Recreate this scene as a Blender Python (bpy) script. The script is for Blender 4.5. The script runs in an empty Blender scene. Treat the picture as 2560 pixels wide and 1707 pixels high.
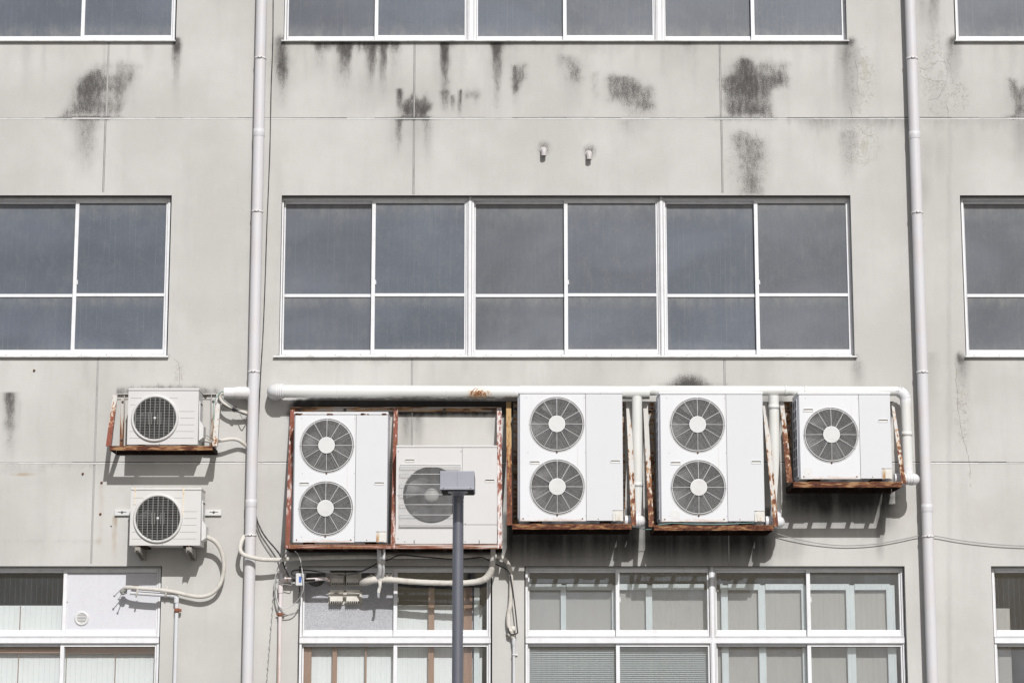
import bpy, bmesh, math, random
import numpy as np
from mathutils import Vector, Matrix
random.seed(7)
rng = np.random.default_rng(7)
SC = bpy.context.scene
COL = SC.collection

# ------------------------------------------------------------------ camera
# measured from the photograph: focal length, height of the horizon and convergence of verticals
F, CX, CY = 5400.0, 1280.0, 853.5
DIST, CAMZ = 20.3, 1.6
PITCH = math.atan(F / 30930.0)
cam = bpy.data.cameras.new('camera')
cam.sensor_width = 36.0
cam.lens = F / 2560.0 * 36.0
cam.clip_end = 2000
camo = bpy.data.objects.new('camera', cam)
COL.objects.link(camo)
camo.location = (0, -DIST, CAMZ)
camo.rotation_euler = (math.pi / 2 + PITCH, 0, 0)
SC.camera = camo

# ------------------------------------------------------------------ light
SUN_S, SUN_T = 0.23, 0.78            # sideways and downward run of the sunlight per metre into the wall
sd = Vector((-SUN_S, 1.0, -SUN_T)).normalized()
elev = math.asin(-sd.z)
W = bpy.data.worlds.new("World")
SC.world = W
W.use_nodes = True
wn = W.node_tree
bg = wn.nodes['Background']
sky = wn.nodes.new('ShaderNodeTexSky')
sky.sky_type = 'NISHITA'
sky.sun_disc = False
sky.sun_elevation = elev
sky.sun_rotation = math.pi - math.atan2(SUN_S, 1.0)
sky.air_density = 1.0
sky.dust_density = 2.5
wn.links.new(sky.outputs[0], bg.inputs[0])
bg.inputs[1].default_value = 0.063
sl = bpy.data.lights.new('sun', 'SUN')
sl.energy = 3.55
sl.angle = math.radians(0.53)
sl.color = (1.0, 0.99, 0.978)
so = bpy.data.objects.new('sun', sl)
COL.objects.link(so)
so.rotation_euler = sd.to_track_quat('-Z', 'Y').to_euler()
so.location = (5, -20, 20)
SC.view_settings.view_transform = 'Standard'
SC.view_settings.look = 'None'
SC.view_settings.exposure = 0.08
SC.view_settings.gamma = 1.0
SC.render.film_transparent = False
SC.cycles.max_bounces = 8
SC.cycles.transparent_max_bounces = 12
SC.cycles.use_denoising = True

# ------------------------------------------------------------------ pixel -> world
_c, _s = math.cos(PITCH), math.sin(PITCH)
def P(u, v, d=0.0):
    """Point d metres in front of the facade plane on the sight line of photograph pixel (u, v)."""
    a, b = (u - CX) / F, (CY - v) / F
    dy, dz = _c - b * _s, _s + b * _c
    k = (DIST - d) / dy
    return Vector((a * k, -d, CAMZ + dz * k))
def X(u, v, d=0.0): return P(u, v, d).x
def Z(v, d=0.0): return P(CX, v, d).z
def to_px(x, z, y=0.0):
    Y = DIST + y
    f = Y * _c + (z - CAMZ) * _s
    return CX + F * x / f, CY - F * ((z - CAMZ) * _c - Y * _s) / f

# ------------------------------------------------------------------ materials
def node(nt, typ, ins=None, **props):
    n = nt.nodes.new(typ)
    for k, v in props.items():
        setattr(n, k, v)
    for k, v in (ins or {}).items():
        if isinstance(v, bpy.types.NodeSocket):
            nt.links.new(v, n.inputs[k])
        else:
            n.inputs[k].default_value = v
    return n
def c4(c): return (c[0], c[1], c[2], 1.0)
def mixc(nt, f, a, b, blend='MIX'):
    n = nt.nodes.new('ShaderNodeMix')
    n.data_type = 'RGBA'
    n.blend_type = blend
    for i, v in ((0, f), (6, a), (7, b)):
        if isinstance(v, bpy.types.NodeSocket): nt.links.new(v, n.inputs[i])
        elif i == 0: n.inputs[0].default_value = v
        else: n.inputs[i].default_value = c4(v)
    return n.outputs[2]
def math_(nt, op, a, b=0.0, clamp=False):
    n = nt.nodes.new('ShaderNodeMath')
    n.operation = op
    n.use_clamp = clamp
    for i, v in ((0, a), (1, b)):
        if isinstance(v, bpy.types.NodeSocket): nt.links.new(v, n.inputs[i])
        else: n.inputs[i].default_value = v
    return n.outputs[0]
def ramp(nt, f, lo, hi, a=0.0, b=1.0):
    n = node(nt, 'ShaderNodeMapRange', {0: f, 1: lo, 2: hi, 3: a, 4: b}, interpolation_type='SMOOTHSTEP')
    return n.outputs[0]
def coords(nt, scale=(1, 1, 1), kind='Object'):
    t = nt.nodes.new('ShaderNodeTexCoord')
    m = node(nt, 'ShaderNodeMapping', {'Vector': t.outputs[kind], 'Scale': scale})
    return m.outputs[0]
def noise(nt, vec, scale, detail=3.0, rough=0.55, dist=0.0):
    return node(nt, 'ShaderNodeTexNoise', {'Vector': vec, 'Scale': scale, 'Detail': detail, 'Roughness': rough, 'Distortion': dist}).outputs[0]
def new_mat(name):
    m = bpy.data.materials.new(name)
    m.use_nodes = True
    nt = m.node_tree
    return m, nt, nt.nodes['Principled BSDF']
def setc(nt, b, sock, v):
    if isinstance(v, bpy.types.NodeSocket): nt.links.new(v, b.inputs[sock])
    else: b.inputs[sock].default_value = c4(v) if sock == 'Base Color' else v
def bump(nt, b, h, strength, dist=0.01):
    n = node(nt, 'ShaderNodeBump', {'Height': h, 'Strength': strength, 'Distance': dist})
    nt.links.new(n.outputs[0], b.inputs['Normal'])

def plain(name, col, rough=0.5, metal=0.0, dirt=(0.25, 0.24, 0.22), amt=0.12, scale=5.0, spec=0.4):
    """painted or moulded surface with faint uneven soiling"""
    m, nt, b = new_mat(name)
    v = coords(nt)
    n1 = ramp(nt, noise(nt, v, scale, 5, 0.65), 0.42, 0.75, 0, amt)
    n2 = ramp(nt, noise(nt, coords(nt, (14, 14, 1.2)), 1.5, 4, 0.6), 0.5, 0.8, 0, amt * 0.8)
    c = mixc(nt, n1, col, dirt)
    c = mixc(nt, n2, c, dirt)
    setc(nt, b, 'Base Color', c)
    b.inputs['Roughness'].default_value = rough
    b.inputs['Metallic'].default_value = metal
    b.inputs['Specular IOR Level'].default_value = spec
    bump(nt, b, noise(nt, v, 90, 2), 0.04, 0.004)
    return m

def rust_paint(name, paint, primer, rust, dark, lo=0.42, hi=0.55, primer_amt=0.5, axis=(40, 40, 0.9), grad=0.0, mid=0.45, tan=(0.40, 0.235, 0.12)):
    """flaking paint over primer and rust, flakes drawn out along the bar; grad > 0 leaves more paint higher up"""
    m, nt, b = new_mat(name)
    n1 = noise(nt, coords(nt, axis), 1.0, 4, 0.55, 0.25)
    n2 = noise(nt, coords(nt, (axis[0] * .7, axis[1] * .7, axis[2] * 1.5)), 1.0, 4, 0.6)
    n3 = noise(nt, coords(nt), 55, 5, 0.7)
    big = noise(nt, coords(nt), 1.5, 2, 0.5)
    r = mixc(nt, ramp(nt, n3, 0.36, 0.66), rust, dark)
    r = mixc(nt, ramp(nt, n2, 0.60 - 0.14 * primer_amt, 0.68 - 0.10 * primer_amt), r, primer)
    k = math_(nt, 'ADD', n1, math_(nt, 'MULTIPLY', math_(nt, 'SUBTRACT', big, 0.5), 0.5))
    k = math_(nt, 'ADD', k, math_(nt, 'MULTIPLY', math_(nt, 'SUBTRACT', n3, 0.5), 0.10))
    if grad:
        t = nt.nodes.new('ShaderNodeTexCoord')
        z = node(nt, 'ShaderNodeSeparateXYZ', {0: t.outputs['Object']}).outputs[2]
        k = math_(nt, 'ADD', k, math_(nt, 'MULTIPLY', math_(nt, 'SUBTRACT', z, mid), grad))
    c = mixc(nt, ramp(nt, k, lo - .05, lo + .03), r, tan)                  # rust tint bleeding into the paint
    c = mixc(nt, ramp(nt, k, lo + .01, hi), c, paint)
    c = mixc(nt, math_(nt, 'MULTIPLY', ramp(nt, n3, .62, .72), .35), c, dark)
    setc(nt, b, 'Base Color', c)
    b.inputs['Roughness'].default_value = 0.8
    b.inputs['Specular IOR Level'].default_value = 0.2
    bump(nt, b, math_(nt, 'ADD', n1, n3), 0.35, 0.006)
    return m

MAT = {}
# --- facade render: soft tone changes, speckled mildew, grey washes, cracks and rust runs placed by mesh attributes
def wall_material():
    m, nt, b = new_mat('rendered concrete')
    def attr(n): return node(nt, 'ShaderNodeAttribute', attribute_name=n).outputs['Fac']
    v = coords(nt)
    n1 = noise(nt, v, 0.9, 4, 0.55)
    n2 = noise(nt, coords(nt, (5, 5, 0.5)), 1.1, 5, 0.6)
    n3 = noise(nt, coords(nt, (10, 10, 70)), 1.0, 4, 0.6)
    n4 = noise(nt, v, 9, 5, 0.65)
    c = mixc(nt, ramp(nt, n1, 0.35, 0.68), (0.474, 0.464, 0.441), (0.550, 0.541, 0.520))
    c = mixc(nt, ramp(nt, n2, 0.48, 0.78, 0, 0.42), c, (0.43, 0.427, 0.41))
    c = mixc(nt, ramp(nt, noise(nt, coords(nt, (2.6, 2.6, 1.6)), 1.0, 6, 0.7), 0.52, 0.72, 0, 0.30), c, (0.585, 0.58, 0.56))
    c = mixc(nt, ramp(nt, noise(nt, coords(nt, (1.3, 1.3, .9)), 1.7, 5, 0.65, .5), 0.55, 0.75, 0, 0.25), c, (0.47, 0.45, 0.40))
    c = mixc(nt, ramp(nt, n4, 0.55, 0.8, 0, 0.20), c, (0.60, 0.585, 0.56))
    c = mixc(nt, ramp(nt, n3, 0.5, 0.8, 0, 0.10), c, (0.40, 0.39, 0.37))
    w = attr('wash')
    w2 = math_(nt, 'MULTIPLY', w, ramp(nt, n2, 0.25, 0.65, 0.45, 1.0))
    c = mixc(nt, math_(nt, 'MULTIPLY', w2, 1.0, True), c, (0.225, 0.22, 0.212))
    r = math_(nt, 'MULTIPLY', attr('rusty'), ramp(nt, n4, 0.3, 0.7, 0.3, 1.0))
    c = mixc(nt, r, c, (0.36, 0.25, 0.14))
    # peeling and hairline cracks
    cr = attr('crack')
    warp = node(nt, 'ShaderNodeVectorMath', {0: v, 1: node(nt, 'ShaderNodeTexNoise', {'Vector': v, 'Scale': 7.0, 'Detail': 4.0}).outputs[1]}, operation='ADD').outputs[0]
    vo = node(nt, 'ShaderNodeTexVoronoi', {'Vector': warp, 'Scale': 5.0}, feature='DISTANCE_TO_EDGE').outputs[0]
    line = math_(nt, 'MULTIPLY', ramp(nt, vo, 0.0, 0.045, 1, 0), ramp(nt, cr, 0.1, 0.7))
    c = mixc(nt, math_(nt, 'MULTIPLY', line, 0.6), c, (0.22, 0.19, 0.16))
    pl = attr('peel')
    pk = ramp(nt, math_(nt, 'ADD', noise(nt, coords(nt, (16, 16, 9)), 1.0, 5, 0.7, 1.0), math_(nt, 'MULTIPLY', pl, 0.34)), 0.76, 0.80)
    c = mixc(nt, math_(nt, 'MULTIPLY', pk, 0.7), c, (0.405, 0.393, 0.335))
    # mildew: dark speckles that close up where the attribute is high
    g = attr('grime')
    sp = ramp(nt, noise(nt, v, 135, 4, 0.68), 0.31, 0.69)
    sp2 = ramp(nt, noise(nt, coords(nt, (30, 30, 13)), 1.0, 4, 0.65), 0.3, 0.7)
    spm = math_(nt, 'ADD', math_(nt, 'MULTIPLY', sp, 0.72), math_(nt, 'MULTIPLY', sp2, 0.28))
    k = math_(nt, 'SUBTRACT', math_(nt, 'ADD', spm, g), 1.0)
    dots = math_(nt, 'MULTIPLY', ramp(nt, k, -0.30, 0.40), 0.74)
    soft = math_(nt, 'MULTIPLY', g, 0.30)
    c = mixc(nt, math_(nt, 'ADD', dots, soft, True), c, (0.078, 0.074, 0.070))
    so_ = math_(nt, 'MULTIPLY', attr('soot_shade'), math_(nt, 'ADD', math_(nt, 'MULTIPLY', spm, .22), .84), True)  # near-black layer: grime together with shade painted below the shelves
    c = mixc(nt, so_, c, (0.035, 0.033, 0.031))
    setc(nt, b, 'Base Color', c)
    b.inputs['Roughness'].default_value = 0.9
    b.inputs['Specular IOR Level'].default_value = 0.15
    h = math_(nt, 'ADD', math_(nt, 'MULTIPLY', noise(nt, v, 140, 3), 0.6), n3)
    h = math_(nt, 'SUBTRACT', h, math_(nt, 'MULTIPLY', line, 1.0))
    bump(nt, b, h, 0.16, 0.006)
    return m
MAT['wall'] = wall_material()

def frosted(name, col=(0.083, 0.096, 0.120), rib=0.05, rough=0.30, spec=0.45, ribs=0.24):
    m, nt, b = new_mat(name)
    t = nt.nodes.new('ShaderNodeTexCoord')
    v = t.outputs['Object']
    sep = node(nt, 'ShaderNodeSeparateXYZ', {0: v})
    wob = math_(nt, 'MULTIPLY', noise(nt, coords(nt, (9, 9, 0.4)), 1.0, 2), 0.03)
    fx = math_(nt, 'FRACT', math_(nt, 'DIVIDE', math_(nt, 'ADD', sep.outputs[0], wob), rib))
    ln = ramp(nt, math_(nt, 'ABSOLUTE', math_(nt, 'SUBTRACT', fx, 0.5)), 0.0, 0.06, 1, 0)
    ln = math_(nt, 'MULTIPLY', ln, ramp(nt, noise(nt, coords(nt, (20, 20, 1.4)), 1, 3), 0.4, 0.65))
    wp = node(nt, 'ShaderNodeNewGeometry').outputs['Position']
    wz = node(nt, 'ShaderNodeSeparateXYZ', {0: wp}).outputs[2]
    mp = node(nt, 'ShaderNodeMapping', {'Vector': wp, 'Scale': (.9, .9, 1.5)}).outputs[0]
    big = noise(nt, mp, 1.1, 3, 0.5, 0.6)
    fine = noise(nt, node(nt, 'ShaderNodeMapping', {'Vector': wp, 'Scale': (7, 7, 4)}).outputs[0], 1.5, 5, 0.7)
    # dust film by the rails, doubling as a painted reflection gradient on the panes
    film_refl = None
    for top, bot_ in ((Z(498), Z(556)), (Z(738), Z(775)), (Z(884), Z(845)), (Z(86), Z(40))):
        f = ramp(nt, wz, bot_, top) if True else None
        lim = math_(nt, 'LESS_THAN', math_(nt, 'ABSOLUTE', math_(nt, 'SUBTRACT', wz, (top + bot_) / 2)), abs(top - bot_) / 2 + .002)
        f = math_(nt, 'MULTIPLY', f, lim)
        film_refl = f if film_refl is None else math_(nt, 'MAXIMUM', film_refl, f)
    film_refl = math_(nt, 'MULTIPLY', film_refl, ramp(nt, fine, .3, .75, .15, 1.0))
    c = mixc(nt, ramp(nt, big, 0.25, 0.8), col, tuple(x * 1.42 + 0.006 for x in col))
    c = mixc(nt, math_(nt, 'MULTIPLY', film_refl, .55), c, (0.235, 0.235, 0.22))
    c = mixc(nt, ramp(nt, fine, .45, .8, 0, .24), c, (0.21, 0.212, 0.208))
    c = mixc(nt, math_(nt, 'MULTIPLY', ln, ribs), c, (0.30, 0.31, 0.32))
    c = mixc(nt, ramp(nt, noise(nt, v, 120, 3, .7), 0.5, 0.8, 0, 0.42), c, (0.25, 0.255, 0.26))
    c = mixc(nt, ramp(nt, noise(nt, coords(nt, (12, 12, 1)), 1.6, 5, 0.7), 0.55, 0.85, 0, 0.22), c, (0.26, 0.25, 0.22))
    setc(nt, b, 'Base Color', c)
    b.inputs['Roughness'].default_value = rough
    b.inputs['Specular IOR Level'].default_value = spec
    bump(nt, b, noise(nt, coords(nt, (60, 60, 20)), 1, 2), 0.10, 0.004)
    return m
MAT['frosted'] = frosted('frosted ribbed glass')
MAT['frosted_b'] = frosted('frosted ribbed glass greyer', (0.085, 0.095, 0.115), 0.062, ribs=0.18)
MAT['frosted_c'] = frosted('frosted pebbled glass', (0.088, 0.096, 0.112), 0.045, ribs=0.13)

def clear_glass(name, kind='line', dust=0.035):
    m, nt, b = new_mat(name)
    out = nt.nodes['Material Output']
    nt.nodes.remove(b)
    t = nt.nodes.new('ShaderNodeTexCoord')
    v = t.outputs['Object']
    sep = node(nt, 'ShaderNodeSeparateXYZ', {0: v})
    if kind == 'line':
        fx = math_(nt, 'FRACT', math_(nt, 'DIVIDE', sep.outputs[0], 0.05))
        ln = ramp(nt, math_(nt, 'ABSOLUTE', math_(nt, 'SUBTRACT', fx, 0.5)), 0.0, 0.035, 1, 0)
        ln = math_(nt, 'MULTIPLY', ln, 0.35)
    else:
        a = math_(nt, 'FRACT', math_(nt, 'DIVIDE', math_(nt, 'ADD', sep.outputs[0], sep.outputs[2]), 0.03))
        c = math_(nt, 'FRACT', math_(nt, 'DIVIDE', math_(nt, 'SUBTRACT', sep.outputs[0], sep.outputs[2]), 0.03))
        ln = math_(nt, 'MAXIMUM', ramp(nt, math_(nt, 'ABSOLUTE', math_(nt, 'SUBTRACT', a, 0.5)), 0.0, 0.07, 1, 0),
                   ramp(nt, math_(nt, 'ABSOLUTE', math_(nt, 'SUBTRACT', c, 0.5)), 0.0, 0.07, 1, 0))
        ln = math_(nt, 'MULTIPLY', ln, 0.35)
    n = noise(nt, coords(nt, (5, 5, 2)), 1.6, 4, 0.6)
    d = math_(nt, 'ADD', ramp(nt, n, 0.3, 0.8, dust * 0.8, dust * 1.4), math_(nt, 'MULTIPLY', ln, 0.5), True)
    tr = node(nt, 'ShaderNodeBsdfTransparent', {0: (0.955, 0.965, 0.965, 1)})
    dc = mixc(nt, ln, (0.42, 0.47, 0.55), (0.12, 0.12, 0.12))
    df = node(nt, 'ShaderNodeBsdfDiffuse', {0: dc})
    gl = node(nt, 'ShaderNodeBsdfGlossy', {0: (1, 1, 1, 1), 1: 0.06})
    fr = node(nt, 'ShaderNodeFresnel', {0: 1.45})
    s1 = node(nt, 'ShaderNodeMixShader', {0: d, 1: tr.outputs[0], 2: df.outputs[0]})
    s2 = node(nt, 'ShaderNodeMixShader', {0: fr.outputs[0], 1: s1.outputs[0], 2: gl.outputs[0]})
    nt.links.new(s2.outputs[0], out.inputs[0])
    return m
MAT['glass'] = clear_glass('wired clear glass')
MAT['glass_dusty'] = clear_glass('wired dusty glass', 'line', 0.075)
MAT['glass_diamond'] = clear_glass('diamond wired glass', 'diamond', 0.095)

MAT['frame'] = plain('white aluminium frame', (0.76, 0.765, 0.785), 0.35, 0, (0.42, 0.40, 0.37), 0.22, 9)
MAT['sill'] = plain('weathered white sill', (0.70, 0.695, 0.69), 0.5, 0, (0.18, 0.165, 0.15), 0.42, 7)
MAT['track'] = plain('grey aluminium track', (0.62, 0.63, 0.65), 0.4, 0, (0.25, 0.24, 0.22), 0.3, 8)
MAT['sealant'] = plain('white sealant', (0.74, 0.74, 0.73), 0.7, 0, (0.20, 0.20, 0.19), 0.30, 12)
MAT['sealant_grey'] = plain('grey sealant', (0.40, 0.39, 0.375), 0.8, 0, (0.12, 0.115, 0.11), 0.4, 9)
MAT['gap'] = plain('dark joint gap', (0.07, 0.068, 0.066), 0.9, 0, (0.25, 0.24, 0.23), 0.5, 16)
MAT['crack'] = plain('crack line', (0.17, 0.155, 0.14), 0.95)
MAT['gap_soft'] = plain('shallow joint edge', (0.27, 0.26, 0.25), 0.9, 0, (0.12, 0.12, 0.12), 0.6, 5)
MAT['panel'] = plain('pale infill panel', (0.61, 0.612, 0.645), 0.55, 0, (0.42, 0.42, 0.44), 0.22, 45)
def stipple_panel():
    m, nt, b = new_mat('dusty stippled panel')
    v = coords(nt)
    sep = node(nt, 'ShaderNodeSeparateXYZ', {0: v})
    st = noise(nt, v, 120, 3, .6)
    zone = math_(nt, 'ADD', ramp(nt, sep.outputs[2], .45, 1.0), math_(nt, 'MULTIPLY', math_(nt, 'SUBTRACT', noise(nt, v, 4, 3), .5), .5))
    k = ramp(nt, math_(nt, 'SUBTRACT', math_(nt, 'ADD', st, math_(nt, 'MULTIPLY', zone, .24)), .70), -.10, .14, 0, .68)
    c = mixc(nt, k, (.49, .495, .52), (.20, .20, .215))
    run = math_(nt, 'MULTIPLY', ramp(nt, noise(nt, coords(nt, (34, 34, .5)), 1, 3, .6), .56, .72), ramp(nt, math_(nt, 'ABSOLUTE', math_(nt, 'SUBTRACT', sep.outputs[0], -0.02)), .16, .26, 1, 0))
    c = mixc(nt, math_(nt, 'MULTIPLY', run, .55), c, (.30, .24, .16))
    setc(nt, b, 'Base Color', c)
    b.inputs['Roughness'].default_value = .5
    return m
MAT['panel_dusty'] = stipple_panel()
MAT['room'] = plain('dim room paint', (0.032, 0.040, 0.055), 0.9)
MAT['ac_white'] = plain('white enamel', (0.685, 0.695, 0.715), 0.35, 0, (0.55, 0.45, 0.34), 0.12, 2.5)
def enamel(name, col):
    m, nt, b = new_mat(name)
    t = nt.nodes.new('ShaderNodeTexCoord'); v = t.outputs['Object']
    sep = node(nt, 'ShaderNodeSeparateXYZ', {0: v})
    c = mixc(nt, ramp(nt, noise(nt, v, 2.2, 5, .65), .42, .75, 0, .16), col, (.56, .52, .46))
    run = ramp(nt, noise(nt, coords(nt, (26, 26, .55)), 1, 4, .62), .60, .80)
    c = mixc(nt, math_(nt, 'MULTIPLY', run, .34), c, (.50, .40, .27))
    lowz = math_(nt, 'ADD', math_(nt, 'DIVIDE', sep.outputs[2], .055), math_(nt, 'MULTIPLY', math_(nt, 'SUBTRACT', noise(nt, coords(nt, (7, 7, 22)), 1, 5, .7), .5), 2.6))
    c = mixc(nt, math_(nt, 'MULTIPLY', ramp(nt, lowz, -.6, .55, 1, 0), .85), c, (.46, .26, .12))
    c = mixc(nt, ramp(nt, noise(nt, v, 60, 3, .7), .62, .8, 0, .25), c, (.45, .42, .38))
    setc(nt, b, 'Base Color', c)
    b.inputs['Roughness'].default_value = .36
    b.inputs['Specular IOR Level'].default_value = .4
    bump(nt, b, noise(nt, v, 4, 3), .05, .02)
    return m
MAT['ac_white'] = enamel('white enamel rusting at the foot', (0.685, 0.695, 0.715))
MAT['ac_lid'] = plain('white lid enamel', (0.68, 0.69, 0.71), 0.35, 0, (0.5, 0.36, 0.2), 0.18, 4)
MAT['ac_grey'] = plain('pale grey enamel', (0.63, 0.638, 0.652), 0.4, 0, (0.55, 0.53, 0.5), 0.10, 2)
MAT['ac_warm'] = plain('warm white enamel', (0.60, 0.592, 0.585), 0.45, 0, (0.5, 0.45, 0.4), 0.12, 3)
MAT['ac_cream'] = plain('cream plastic', (0.60, 0.594, 0.58), 0.45, 0, (0.5, 0.40, 0.30), 0.16, 4)
MAT['ac_side'] = plain('flank enamel', (0.64, 0.66, 0.70), 0.4, 0, (0.4, 0.36, 0.32), 0.2, 4)
MAT['guard'] = plain('white coated wire', (0.64, 0.64, 0.635), 0.4, 0, (0.4, 0.37, 0.33), 0.2, 6)
MAT['guard_grey'] = plain('grey moulded grille', (0.28, 0.28, 0.27), 0.5, 0, (0.3, 0.3, 0.28), 0.2, 6)
MAT['fan_dark'] = plain('dark fan plastic', (0.022, 0.022, 0.024), 0.5, 0, (0.07, 0.06, 0.05), 0.3, 8)
MAT['fan_grey'] = plain('grey fan plastic', (0.055, 0.055, 0.058), 0.5, 0, (0.05, 0.05, 0.05), 0.3, 8)
MAT['coil'] = plain('coil fins', (0.16, 0.165, 0.18), 0.6, 0.2, (0.06, 0.06, 0.06), 0.4, 14)
MAT['slot'] = plain('grip recess', (0.10, 0.092, 0.075), 0.8)
MAT['sticker'] = plain('faded sticker', (0.66, 0.66, 0.65), 0.7, 0, (0.85, 0.85, 0.85), 0.3, 30)
MAT['screw'] = plain('rusty screw', (0.16, 0.085, 0.05), 0.7, 0, (0.05, 0.03, 0.02), 0.5, 60)
MAT['bolt'] = plain('dark bolt steel', (0.14, 0.12, 0.11), 0.5, 0.3, (0.05, 0.04, 0.03), 0.5, 60)
MAT['drain'] = plain('pinkish white pipe', (0.605, 0.60, 0.618), 0.42, 0, (0.60, 0.50, 0.46), 0.40, 3)
MAT['duct'] = plain('cream white pipe', (0.68, 0.685, 0.66), 0.38, 0, (0.42, 0.36, 0.25), 0.14, 3)
def duct_material(name, c, r):
    """cream pipe with mildew along its bottom line and a rust burst round one point c (local)"""
    m, nt, b = new_mat(name)
    t = nt.nodes.new('ShaderNodeTexCoord'); v = t.outputs['Object']
    sep = node(nt, 'ShaderNodeSeparateXYZ', {0: v})
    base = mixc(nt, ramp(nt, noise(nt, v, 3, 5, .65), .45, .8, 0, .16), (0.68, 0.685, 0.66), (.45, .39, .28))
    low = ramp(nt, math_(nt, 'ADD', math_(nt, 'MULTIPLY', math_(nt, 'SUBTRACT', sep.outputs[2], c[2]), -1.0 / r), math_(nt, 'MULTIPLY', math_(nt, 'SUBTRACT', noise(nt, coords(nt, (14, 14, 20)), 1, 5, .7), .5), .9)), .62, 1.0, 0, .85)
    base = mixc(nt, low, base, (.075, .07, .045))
    dx = math_(nt, 'DIVIDE', math_(nt, 'SUBTRACT', sep.outputs[0], c[0]), .13)
    dz = math_(nt, 'DIVIDE', math_(nt, 'SUBTRACT', sep.outputs[2], c[2] - .018), .060)
    dd = math_(nt, 'SQRT', math_(nt, 'ADD', math_(nt, 'MULTIPLY', dx, dx), math_(nt, 'MULTIPLY', dz, dz)))
    sp = noise(nt, v, 75, 4, .7)
    k = math_(nt, 'SUBTRACT', sp, math_(nt, 'MULTIPLY', dd, .30))
    base = mixc(nt, ramp(nt, k, .22, .40), base, (.50, .28, .11))
    base = mixc(nt, ramp(nt, k, .36, .44), base, (.20, .07, .03))
    # brown curl at the left of the burst
    ex = math_(nt, 'SUBTRACT', math_(nt, 'SUBTRACT', sep.outputs[0], c[0] - .065), math_(nt, 'MULTIPLY', math_(nt, 'POWER', math_(nt, 'MAXIMUM', math_(nt, 'ADD', math_(nt, 'SUBTRACT', sep.outputs[2], c[2]), .022), 0.0), 2.0), 13.0))
    kk = math_(nt, 'MULTIPLY', ramp(nt, math_(nt, 'ABSOLUTE', ex), .004, .008, 1, 0), ramp(nt, math_(nt, 'ABSOLUTE', math_(nt, 'SUBTRACT', sep.outputs[2], c[2] + .004)), .026, .034, 1, 0))
    base = mixc(nt, kk, base, (.19, .06, .025))
    setc(nt, b, 'Base Color', base)
    b.inputs['Roughness'].default_value = .4
    MAT[name] = m
MAT['hose'] = plain('cloth tape wrap', (0.60, 0.575, 0.53), 0.8, 0, (0.34, 0.29, 0.23), 0.38, 14)
MAT['tape'] = plain('white vinyl tape', (0.69, 0.69, 0.70), 0.45, 0, (0.50, 0.36, 0.25), 0.24, 9)
MAT['cable'] = plain('black cable', (0.025, 0.025, 0.027), 0.55)
MAT['cable_grey'] = plain('grey cable', (0.30, 0.30, 0.29), 0.6)
MAT['cable_pale'] = plain('pale cable', (0.62, 0.62, 0.60), 0.6)
MAT['cable_green'] = plain('green wire', (0.20, 0.36, 0.33), 0.6)
MAT['conduit'] = plain('pale grey conduit', (0.60, 0.61, 0.63), 0.5, 0, (0.4, 0.3, 0.25), 0.2, 5)
MAT['pink_pipe'] = rust_paint('pinkish flaking pipe', (0.68, 0.62, 0.62), (0.55, 0.47, 0.45), (0.40, 0.24, 0.17), (0.5, 0.5, 0.52), 0.33, 0.5)
MAT['lamp'] = plain('blue grey lamp paint', (0.315, 0.325, 0.365), 0.5, 0.0, (0.20, 0.21, 0.24), 0.25, 5)
MAT['pole'] = plain('dark blue grey pole paint', (0.20, 0.207, 0.245), 0.34, 0.5, (0.14, 0.14, 0.16), 0.3, 4)
MAT['lens'] = plain('dark lamp underside', (0.015, 0.015, 0.017), 0.8, spec=0.1)
MAT['hood'] = plain('cream vent plastic', (0.63, 0.605, 0.55), 0.5, 0, (0.30, 0.25, 0.19), 0.25, 9)
MAT['arm_grey'] = plain('weathered grey arm', (0.34, 0.325, 0.295), 0.7, 0, (0.12, 0.10, 0.08), 0.5, 12)
MAT['hood_pink'] = plain('pale vent hood', (0.52, 0.49, 0.48), 0.5, 0, (0.4, 0.36, 0.33), 0.2, 20)
MAT['blue'] = plain('blue sticker', (0.045, 0.12, 0.42), 0.5, 0, (0.5, 0.55, 0.7), 0.25, 60)
MAT['curtain'] = plain('white curtain cloth', (0.70, 0.715, 0.715), 0.9, 0, (0.6, 0.62, 0.62), 0.08, 3)
MAT['beige'] = plain('beige board', (0.36, 0.345, 0.322), 0.9, 0, (0.4, 0.38, 0.35), 0.05, 3)
MAT['wood'] = plain('brown wooden post', (0.34, 0.215, 0.155), 0.8, 0, (0.28, 0.17, 0.11), 0.2, 6)
MAT['pale_blue'] = plain('pale inner frame', (0.66, 0.71, 0.72), 0.6)
MAT['slat'] = plain('blind slat', (0.47, 0.50, 0.495), 0.6)
# steel work in its different states of decay
RED, DARK, WHITE = (0.235, 0.080, 0.062), (0.080, 0.032, 0.022), (0.53, 0.515, 0.49)
BROWN, TAN = (0.165, 0.068, 0.042), (0.40, 0.235, 0.12)
PINK = (0.42, 0.27, 0.23)
MAT['rust_rail'] = rust_paint('rust eaten rail', (0.34, 0.20, 0.105), (0.115, 0.044, 0.028), (0.135, 0.050, 0.028), (0.042, 0.018, 0.014), 0.53, 0.64, 0.5, (9, 60, 50), tan=(.21, .092, .042))
MAT['rust_arm'] = rust_paint('white arm with rust streaks', WHITE, (0.27, 0.125, 0.065), BROWN, DARK, 0.46, 0.56, 0.5, grad=0.34, mid=0.56)
MAT['rust_arm_s'] = rust_paint('short white arm with rust streaks', WHITE, (0.30, 0.14, 0.07), BROWN, DARK, 0.42, 0.55, 0.5, (55, 55, 2.4), grad=0.45, mid=0.18)
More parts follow.
